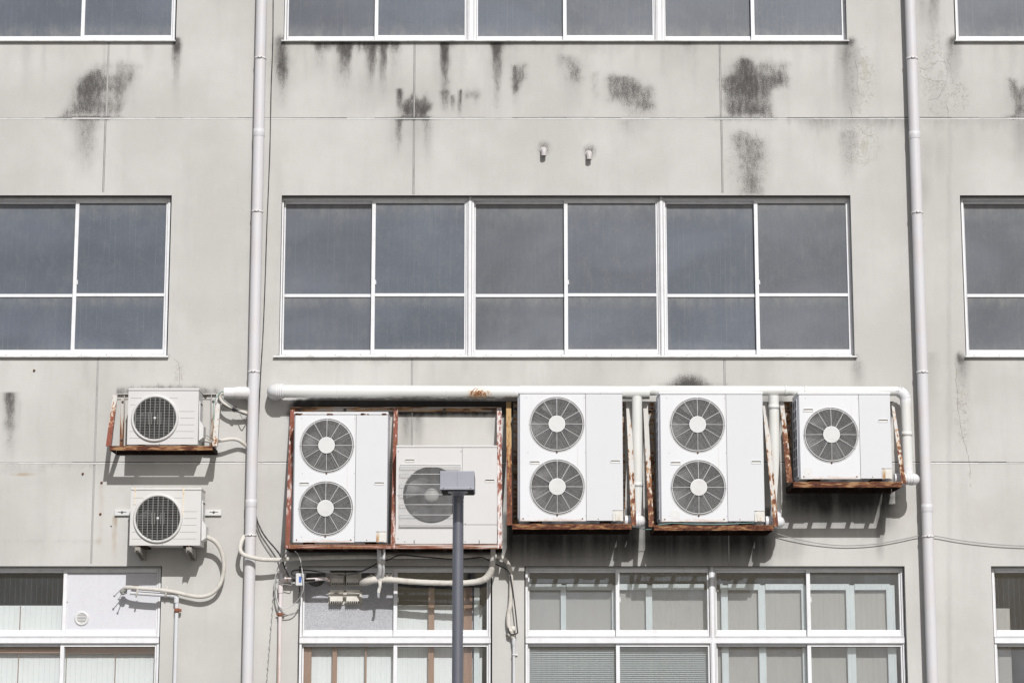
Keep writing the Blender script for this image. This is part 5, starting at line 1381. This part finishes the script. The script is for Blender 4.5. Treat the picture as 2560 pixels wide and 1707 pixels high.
def panel_outlet():
    d = .05
    t = thing('pipe_outlet', P(308, 1478, 0), 'grey drain elbow and loose ties sticking out of the white window panel', 'pipe')
    MB().tube([P(326, 1481, .045), P(360, 1483.5, .05), P(400, 1486, .05), P(432, 1488, .05)], .0185, 14).build('pipe', 'conduit', t)
    m = MB().tube([P(428, 1488, .05), P(438, 1489, .05), P(441, 1494, .05), P(441, 1506, .05)], .024, 14); m.build('pipe_elbow', 'conduit', t)
    x = X(439.5, 1600, .05)
    MB().cyl((x, -.05, Z(1500, .05)), (x, -.05, .6), .0185, 14).build('down_pipe', 'conduit', t)
    m = MB().lathe((x, -.05, Z(1525, .05)), [(.0185, .02), (.0225, .02), (.0225, -.02), (.0185, -.02)], 14, 'z'); m.bbox(x + .018, x + .045, -.07, -.04, Z(1529, .05), Z(1521, .05), .005); m.bbox(x - .006, x + .006, -.035, 0, Z(1529, .05), Z(1521, .05), .002)
    m.build('pipe_strap', 'rust_ring', t)
    q = P(309, 1479, -.06)
    m = MB()
    for i in range(9):                               # blob of filler round the hole
        a = random.uniform(0, 6.28); rr = random.uniform(.0, .025)
        bm = bmesh.new(); bmesh.ops.create_icosphere(bm, subdivisions=2, radius=random.uniform(.014, .026))
        for v in bm.verts: v.co = Vector((v.co.x * 1.3, v.co.y * .9, v.co.z)) * random.uniform(.92, 1.08) + q + Vector((rr * math.cos(a) + .01, -.055 - random.uniform(0, .05), rr * math.sin(a)))
        m.bm(bm, True)
    m.build('filler', 'guard_grey', t)
    for a, b in (((300, 1476, .03), (286, 1489, .05)), ((304, 1484, .03), (297, 1497, .06))):
        m = MB().tube([P(308, 1476, -.02), P(*a), P(*b)], .0045, 6); m.lathe(P(*b), [(.0001, -.009), (.010, -.004), (.010, .004), (.0001, .009)], 8)
        m.build('cable_tie', 'guard_grey', t)
    for u in (344, 417):
        m = MB(); w = P(u, 1478, .062); m.tube([w + Vector((-.012, 0, -.05)), w + Vector((-.004, -.02, -.02)), w + Vector((.004, -.022, .03)), w + Vector((.006, 0, .045))], .008, 8)
        m.build('tape_tie', 'hose', t)
panel_outlet()

# white hose round the left drainpipe and along the wall under the red frame
hose(((610, 1340, .10), (604, 1352, .14), (600.5, 1364, .17), (601, 1376, .19), (608, 1385, .21), (623, 1391, .215), (640, 1395, .21), (660, 1398, .20), (698, 1398.5, .18), (721, 1397, .16), (773, 1394, .12), (850, 1392, .10), (923, 1391, .10), (1001, 1390, .10), (1128, 1390, .10), (1222, 1390.5, .09), (1246, 1391, .08), (1259.6, 1396, .07), (1268, 1406, .06), (1274, 1420, .05), (1277.5, 1440, .045), (1278, 1470, .045), (1276, 1508, .045), (1271.5, 1535, .045), (1271, 1555, .05), (1274, 1572, .05), (1279, 1584, .05), (1283, 1594, .045)), .0205, 'hose', 'long white lagged hose wrapping the left drainpipe and running under the red frame')
def thin_pipe():
    x = X(1284.5, 1650, .045)
    t = thing('thin_pipe', (x, -.045, .5), 'thin white pipe on the pier between the two lower windows right of the lamp', 'pipe')
    MB().cyl((x, -.045, Z(1596, .045)), (x, -.045, .5), .0125, 12).build('pipe', 'conduit', t)
    MB().lathe((x, -.045, Z(1607, .045)), [(.019, .045), (.019, 0), (.0125, -.03)], 14, 'z').build('pipe_socket', 'conduit', t)
    m = MB().lathe((x, -.045, Z(1636, .045)), [(.013, .007), (.016, .007), (.016, -.007), (.013, -.007)], 12, 'z'); m.bbox(x + .012, x + .036, -.02, -.002, Z(1638, .045), Z(1633, .045), .002); m.box(x + .010, x + .016, -.045, -.002, Z(1638, .045), Z(1633, .045))
    m.build('pipe_clamp', 'guard', t)
    m = MB()
    for k in range(7):
        q = P(1277 + random.uniform(-6, 7), 1577 + random.uniform(-9, 9), .05)
        bm = bmesh.new(); bmesh.ops.create_icosphere(bm, subdivisions=2, radius=random.uniform(.018, .03))
        for v in bm.verts: v.co = v.co * random.uniform(.93, 1.07) + q
        m.bm(bm, True)
    m.build('tape_lump', 'hood', t)
thin_pipe()
tag(MB().tube([P(*q) for q in ((1180, 1394, .16), (1205, 1393, .16), (1226, 1402, .14), (1243, 1411, .12), (1262, 1420, .10), (1274, 1433, .09), (1279, 1455, .08), (1284, 1490, .08), (1289, 1530, .08), (1293, 1570, .08), (1294, 1580, .08), (1289, 1584, .08), (1278, 1584, .08), (1272, 1576, .08), (1270, 1568, .08))], .0062, 8).build('black_cable', 'cable'), 'black cable following the white hose down the pier right of the lamp', 'cable')
tag(MB().tube([P(*q) for q in ((742, 1440, .09), (731, 1436, .10), (729, 1429, .11), (740, 1424.5, .11), (765, 1424.5, .11), (800, 1429, .11), (838, 1435, .11), (866, 1436, .11), (900, 1429, .12), (930, 1415, .13), (945, 1407, .14), (975, 1397, .16), (1000, 1387, .17), (1040, 1390, .17), (1090, 1394, .16), (1130, 1397, .15), (1180, 1395, .15), (1206, 1393, .15))], .0062, 8).build('black_cable', 'cable'), 'black cable sagging under the red frame above the four vent hoods', 'cable')

# lagged hoses below the frame
def duct_pair():
    t = thing('pipe_pair', P(955, 1436, .3), 'pair of tape wrapped upright pipes below the left bay of the red frame', 'pipe')
    for a, b, r, m in ((948.5, 949.5, .022, 'tape'), (959.5, 958.5, .014, 'tape'), (955.5, 955, .010, 'cable')):
        MB().tube([P(a, 1362, .30), P(a, 1385, .29), P(b, 1410, .27), P(b, 1430, .22), P(b - 4, 1444, .17)], r, 12, True, True, 6, .03).build('pipe', m, t)
    q = P(953.5, 1404.5, .275)
    MB().bbox(q.x - .036, q.x + .036, q.y - .024, q.y + .022, q.z - .011, q.z + .011, .008).build('tape_band', 'hose', t)
    m = MB()
    q = P(952, 1443, .16)
    for i in range(22):                              # torn ends of the wrapping
        a = random.uniform(0, 6.28); l = random.uniform(.02, .06); b = Vector((math.cos(a) * l, random.uniform(-.03, .01), abs(math.sin(a)) * l * .8 + .005)); p = q + Vector((random.uniform(-.09, .10), random.uniform(-.02, .02), random.uniform(-.01, .012)))
        w = Vector((random.uniform(.004, .011), 0, random.uniform(-.006, .006)))
        m.add([p - w, p + w, p + b + w * .4, p + b - w * .4], [(0, 1, 2, 3)])
    p = P(949, 1452, .18)
    m.add([p + Vector((-.015, 0, .01)), p + Vector((.02, 0, .01)), p + Vector((.016, -.01, -.06)), p + Vector((.004, .0, -.11)), p + Vector((-.02, -.01, -.10)), p + Vector((-.006, 0, -.05))], [(0, 1, 2, 5), (5, 2, 3, 4)])
    m.build('torn_tape', 'hose', t)
duct_pair()
hose(((1232.5, 1362, .28), (1232.5, 1385, .27), (1231.5, 1404, .25), (1229, 1422, .23), (1222, 1437, .21), (1212, 1447, .20), (1195, 1453, .18), (1165, 1456.5, .17), (1128, 1457, .16), (1080, 1456, .155), (1030, 1453.5, .15), (990, 1450, .15), (960, 1448, .15), (930, 1450, .15), (912, 1454, .12), (903, 1457, .07)),
     [.0225, .024, .029, .034, .031, .027, .026, .0265, .028, .033, .036, .022], 'hose', 'thick cream lagged hose sagging across the lower window behind the lamp pole', seg=14, jit=.05)

# ------------------------------------------------------------------ vent hoods in the lower panel
yP = FR + .012 + .013                                # face of the infill panel (outer leaf); left leaf lies deeper
yL = FR + .047 + .013
def vent_hood(u0, u1, v0, v1, label):
    d = -yL + .028
    a, b = P(u0, v1, d), P(u1, v0, d)
    t = thing('vent_hood', ((a.x + b.x) / 2, yL, a.z), label, 'vent', 'square vent hoods in the grey panel')
    x0, x1, z0, z1 = a.x, b.x, a.z, b.z
    MB().bbox(x0 - .020, x1 + .020, yL - .012, yL - .001, z0 - .026, z1 + .03, .003).build('base_plate', 'hood', t)
    h = z1 - z0
    prof = [(yL - .012, z1 + .004), (yL - .05, z1 - .012), (yL - .085, z1 - h * .55), (yL - .088, z0 + .004), (yL - .080, z0 + .004), (yL - .012, z0 + .02)]
    n = len(prof)
    m = MB().add([(x0, y, z) for y, z in prof] + [(x1, y, z) for y, z in prof], [(i, n + i, n + (i + 1) % n, (i + 1) % n) for i in range(n)] + [tuple(range(n)), tuple(reversed(range(n, 2 * n)))])
    m.build('hood', 'hood', t)
    m = MB(); k = 6
    for i in range(k):
        x = x0 + (x1 - x0) * (i + .1) / k; w = (x1 - x0) / k * .42
        m.hexa([(x, yL - .080, z0 - .016), (x + w * .6, yL - .080, z0 - .016), (x + w * .6, yL - .03, z0 - .006), (x, yL - .03, z0 - .006), (x, yL - .086, z0 + .004), (x + w, yL - .086, z0 + .004), (x + w, yL - .03, z0 + .012), (x, yL - .03, z0 + .012)])
    m.build('teeth', 'hood', t)
    MB().box(x0 + .004, x1 - .004, yL - .032, yL - .0125, z0 - .014, z0 + .012).build('vent_opening', 'gap', t)
    for xx in (x0 - .012, x1 + .012):
        for zz in (z0 - .016, z1 + .018):
            MB().lathe((xx, yL - .013, zz), [(.0001, -.004), (.005, -.003), (.006, .001)], 8).build('screw', 'bolt', t)
vent_hood(829, 860, 1433, 1457, 'upper left of four cream vent hoods in the grey window panel')
vent_hood(866, 898, 1433, 1457, 'upper right of four cream vent hoods in the grey window panel')
vent_hood(826, 858, 1481, 1504, 'lower left of four cream vent hoods in the grey window panel')
vent_hood(867, 899, 1481, 1504, 'lower right of four cream vent hoods in the grey window panel')
MB().lathe((X(790, 1440, -yL), yL - .002, Z(1441, -yL)), [(.0001, .0005), (.092, .0005), (.095, .004)], 24).build('broken_hole', 'gap', BLD)
MB().bbox(X(902, 1440, -yL), X(936, 1440, -yL), yL - .002, yL - .0006, Z(1444, -yL), Z(1428, -yL), .0005).build('broken_hole', 'gap', BLD)
def round_vent():
    q = P(204.5, 1545, -yP); r = .068
    t = thing('round_vent', q, 'round white louvred vent in the white window panel at lower left', 'vent')
    MB().lathe(q, [(r, 0), (r, -.006), (r - .005, -.011), (r - .022, -.012), (r - .026, -.004), (r - .026, .0)], 36).build('vent_ring', 'guard', t)
    MB().lathe(q + Vector((0, -.0012, 0)), [(r - .024, 0), (.0001, 0)], 36).build('vent_hole', 'gap', t)
    m = MB()
    for i in range(6):
        z = -.035 + i * .0135; c = math.sqrt(max(.0001, (r - .025) ** 2 - z * z))
        m.hexa([(q.x - c, q.y - .010, q.z + z - .004), (q.x + c, q.y - .010, q.z + z - .004), (q.x + c, q.y - .002, q.z + z + .003), (q.x - c, q.y - .002, q.z + z + .003), (q.x - c, q.y - .010, q.z + z - .001), (q.x + c, q.y - .010, q.z + z - .001), (q.x + c, q.y - .002, q.z + z + .006), (q.x - c, q.y - .002, q.z + z + .006)])
    m.build('louvre', 'guard', t)
round_vent()
# two little pipe hoods high on the wall
def pipe_hood(u, v0, v1, label):
    d = .045
    a, b = P(u, v0, d), P(u, v1, d)
    t = thing('pipe_hood', (b.x, 0, b.z), label, 'vent', 'small vent pipes on the wall')
    r = .026
    MB().tube([(a.x - .004, .01, a.z - r), (a.x - .003, -.012, a.z - r), (a.x - .001, -.036, a.z - r - .008), (a.x, -d, a.z - r - .03), (b.x, -d, b.z)], r, 20, True, False, 6).build('pipe_bend', 'hood_pink', t)
    MB().lathe((b.x, -d, b.z + .004), [(r - .001, 0), (.0001, 0.0)], 20, 'z').build('pipe_mouth', 'slot', t)
    MB().lathe((a.x - .004, -.003, a.z - r), [(r + .010, .003), (r + .009, -.004), (r, -.005)], 20).build('wall_flange', 'hood_pink', t)
pipe_hood(1359.5, 367, 390, 'small vent pipe on the wall, left of the pair, between two window rows')
pipe_hood(1473, 376, 399, 'small vent pipe on the wall, right of the pair, between two window rows')

# ------------------------------------------------------------------ junction box, conduit and loose wires left of the vents
def junction():
    d = .20
    a, b = P(739, 1463, d), P(760, 1432, d)
    t = thing('junction_box', ((a.x + b.x) / 2, -d, a.z), 'small white junction box with a blue sticker in front of the window corner', 'box')
    MB().bbox(a.x, b.x - .012, -d, -d + .05, a.z, b.z, .006).build('box', 'guard', t)
    MB().bbox(b.x - .012, b.x, -d + .004, -d + .05, a.z + .004, b.z - .006, .004).build('lid', 'guard', t)
    MB().box(X(747.2, 1448, d), X(753.5, 1448, d), -d - .0012, -d + .001, Z(1455.5, d), Z(1440, d)).build('sticker', 'blue', t)
    MB().tube([(a.x + .03, -d + .05, a.z + .06), (a.x + .03, -.06, a.z + .06), (a.x + .03, -.002, a.z + .06)], .012, 8, False).build('arm', 'bolt', t)
    d2 = .06
    x = X(700, 1560, d2)
    t = thing('conduit_pipe', (x, -d2, .5), 'pinkish flaking conduit on the wall left of the grey window panel', 'pipe')
    zt = Z(1449, d2)
    MB().cyl((x, -d2, zt - .09), (x, -d2, .5), .0175, 14).build('pipe', 'pink_pipe', t)
    MB().tube([(x, -d2, zt - .12), (x, -d2, zt - .04), (x + .015, -d2, zt - .008), (x + .05, -d2, zt), (x + .10, -d2, zt)], .023, 14).build('pipe_elbow', 'pink_pipe', t)
    MB().tube([(x + .09, -d2, zt), (x + .2, -d2, zt - .004), (x + .32, -d2, zt)], .012, 10).build('pipe_sleeve', 'cable', t)
    MB().bbox(x - .018, x + .016, -.022, -.002, zt - .01, zt + .075, .003).build('wall_plate', 'conduit', t)
    m = MB().lathe((x, -d2, Z(1535.5, d2)), [(.0175, .016), (.021, .016), (.021, -.016), (.0175, -.016)], 14, 'z'); m.bbox(x - .040, x + .040, -.04, -.034, Z(1537, d2), Z(1533, d2), .002)
    m.build('pipe_strap', 'rust_ring', t)
    # pinkish pipe that runs into the broken hole
    tag(MB().tube([P(757, 1450, .05), P(775, 1449, .04), P(800, 1446, .03), (P(816, 1446, .02)), P(821, 1449, -.02), P(822, 1450, -yL)], .019, 14, True, True, 6, .02).build('pipe_spout', 'pink_pipe'), 'pinkish pipe running from the junction box into the hole in the grey panel', 'pipe')
junction()
for pp, r, m, lab in (
    (((737, 1377, .30), (745, 1385, .28), (751, 1400, .26), (754, 1418, .25), (758, 1440, .25), (759, 1466, .24), (755, 1484, .2), (744, 1500, .14), (731, 1512, .1), (716, 1519, .09), (705, 1519, .09), (698, 1513, .09), (692, 1495, .09), (690, 1480, .09), (694, 1468, .09)), .0042, 'cable_pale', 'pale wire looping round the white junction box to the conduit'),
    (((689, 1438, .08), (688, 1460, .08), (689, 1490, .08), (694, 1510, .09), (702, 1521, .10), (708, 1531, .08), (717, 1536, .06), (730, 1535, .05), (741, 1528, .03), (747, 1515, .02), (749, 1480, .01)), .005, 'cable_grey', 'grey wire hanging in a loop across the flaking conduit'),
    (((728, 1445, .08), (731, 1452, .09), (728, 1462, .09), (715, 1460, .09), (704, 1460, .09), (694, 1455, .08), (690, 1446, .07), (694, 1440, .06)), .004, 'cable_grey', 'short tangled grey wire beside the bend of the flaking conduit'),
    (((700, 1404, .10), (694, 1420, .09), (690, 1434, .08), (687, 1450, .08), (685, 1475, .07)), .004, 'cable_pale', 'short pale wire hanging from the white hose to the chain'),
    (((717, 1380, .20), (709, 1388, .20), (704, 1395, .20), (701, 1399, .2)), .005, 'cable_grey', 'grey wire ends under the left corner of the red frame'),
    (((1645, 1312, .56), (1670, 1308, .56), (1690, 1307, .56), (1730, 1309, .56), (1800, 1310, .56), (1850, 1307.5, .56), (1886, 1306, .56)), .003, 'cable_green', 'thin green wire lying along the shelf rail of the middle bracket'),
    (((1590, 1318, .3), (1610, 1322, .25), (1630, 1322, .25), (1650, 1316, .4)), .003, 'cable_green', 'thin green wire between the two twin fan shelves')):
    tag(MB().tube([P(*q) for q in pp], r, 8).build('loose_wire', m), lab, 'wire')
# wiggly thin chain hanging down the wall
m = MB()
for i in range(30):
    v = 1466 + i * 8.4; u = 684.5 - (v - 1469) * .079
    q, q2 = P(u - 1.0 + (i % 2) * 2.0, v, .012), P(u + 1.0 - (i % 2) * 2.0, v + 8.2, .012)
    m.tube([q, (q + q2) / 2 + Vector((.004, -.004, 0)), q2], .0026 if i % 3 else .0042, 5, True, True, 3)
tag(m.build('hanging_chain', 'cable_grey'), 'thin twisted grey chain hanging down the wall left of the flaking conduit', 'chain')
# telephone style wire on the right
for pp, lab in ((((1925, 1322, .12), (1942, 1333, .05), (1975, 1343, .04), (2020, 1353, .035), (2065, 1360, .03), (2110, 1363, .03), (2160, 1361.5, .03), (2200, 1357.5, .03), (2250, 1348.5, .03), (2292, 1339.5, .03), (2312, 1337, .04)), 'thin grey wire sagging along the wall from the shelf to the right drainpipe'),
                (((2330, 1338.5, .03), (2350, 1341, .03), (2382, 1347, .03), (2415, 1352, .03), (2447, 1356, .03), (2500, 1361, .03), (2560, 1363.8, .03), (2640, 1364, .03), (2720, 1361, .03)), 'thin grey wire sagging along the wall right of the right drainpipe')):
    tag(MB().tube([P(*q) for q in pp], .0042, 8).build('thin_wire', 'cable_grey'), lab, 'wire')
# loose bolts and plugs in the left wall
for u, v, lab in ((254, 1206, 'rusty bolt head on the wall nearest below the corner of the small rusty bracket'), (251, 1284.5, 'rusty bolt head on the wall level with the white slotted rail'), (207, 1184, 'rusty bolt head just left of the upright joint under the long joint'), (85.5, 926, 'small grey plug alone on the wall under the left window sill')):
    q = P(u, v, 0)
    tag(MB().lathe(q + Vector((0, -.001, 0)), [(.0001, -.016), (.007, -.015), (.010, -.009), (.010, 0), (.013, .0005)], 10).build('wall_bolt', 'screw'), lab, 'bolt', 'bolts in the left wall')
q = P(277.7, 1315, 0)
tag(MB().lathe(q + Vector((0, -.001, 0)), [(.0001, -.002), (.007, -.001), (.008, .001)], 10).build('wall_plug', 'gap'), 'small black plug hole in the wall left of the cream small air conditioner', 'plug')

# ------------------------------------------------------------------ street lamp in front of the wall
def lamp():
    d = DIST - 17.7 + .0
    x = X(1144.3, 1500, d)
    zt = Z(1240, d)
    t = thing('street_lamp', (x, -d, 0), 'blue grey street lamp with a flat boxy head in front of the wire guard unit', 'street lamp')
    k = 17.7 / F * 1.005
    r = 13.6 * k
    MB().cyl((x, -d, 0.02), (x, -d, zt), r, 36).build('pole', 'pole', t)
    m = MB().cyl((x, -d, zt - .02), (x, -d, zt + .012), r + .003, 36); m.build('pole_collar', 'pole', t)
    x0, x1 = x - 42.6 * k, x + 41.8 * k
    yb, yf = -d + .16, -d - .34
    zf0, zf1 = Z(1223.5, -yf), Z(1176.7, -yf)
    MB().bbox(x0, x1, yf, yb, zf0 + .012, zf1, .006).build('lamp_head', 'lamp', t)
    m = MB().bbox(x0 - .002, x1 + .002, yf - .005, yf + .016, zf0, zf0 + .021, .003); m.build('head_lip', 'lamp', t)
    MB().box(x0 + .008, x1 - .008, yf + .018, yb - .01, zf0 + .004, zf0 + .0125).build('lamp_lens', 'lens', t)
    # flared neck between the pole and the head
    n = 28; vs = []
    for i, (zz, rx, ry, oy) in enumerate(((zt - .004, r + .001, r + .001, 0), (zt + .02, r + .012, r + .012, -.005), (zf0 + .0035, 25 * k, .10, -.09))):
        for j in range(n):
            a = 2 * math.pi * j / n; ca, sa = math.cos(a), math.sin(a)
            e = .55 if i == 2 else 1.0
            vs.append((x + rx * math.copysign(abs(ca) ** e, ca), -d + oy + ry * math.copysign(abs(sa) ** e, sa), zz))
    MB().add(vs, [(i * n + j, i * n + (j + 1) % n, (i + 1) * n + (j + 1) % n, (i + 1) * n + j) for i in range(2) for j in range(n)], True).build('lamp_neck', 'lamp', t)
    m = MB()
    for sx in (x0 + .03, x1 - .03): m.lathe((sx, yf - .0055, zf0 + .0105), [(.0001, -.003), (.004, -.0025), (.005, 0)], 8)
    m.mi = 1; m.box(x0 - .0006, x1 + .0006, yf + .10, yf + .1025, zf0 + .013, zf1 - .001); m.box(x - .0012, x + .0012, yf - .0007, yf + .002, zf0 + .022, zf1 - .004)
    m.build('head_bolt', ['bolt', 'pole'], t)
    MB().lathe((x, -d, zt - .045), [(r, .004), (r + .0015, .003), (r + .0015, -.003), (r, -.004)], 36, 'z').build('pole_seam', 'pole', t)
    MB().lathe((x, -d, 0), [(.14, .0), (.14, .015), (.06, .018), (r, .05)], 24, 'z').build('base_flange', 'pole', t)
lamp()
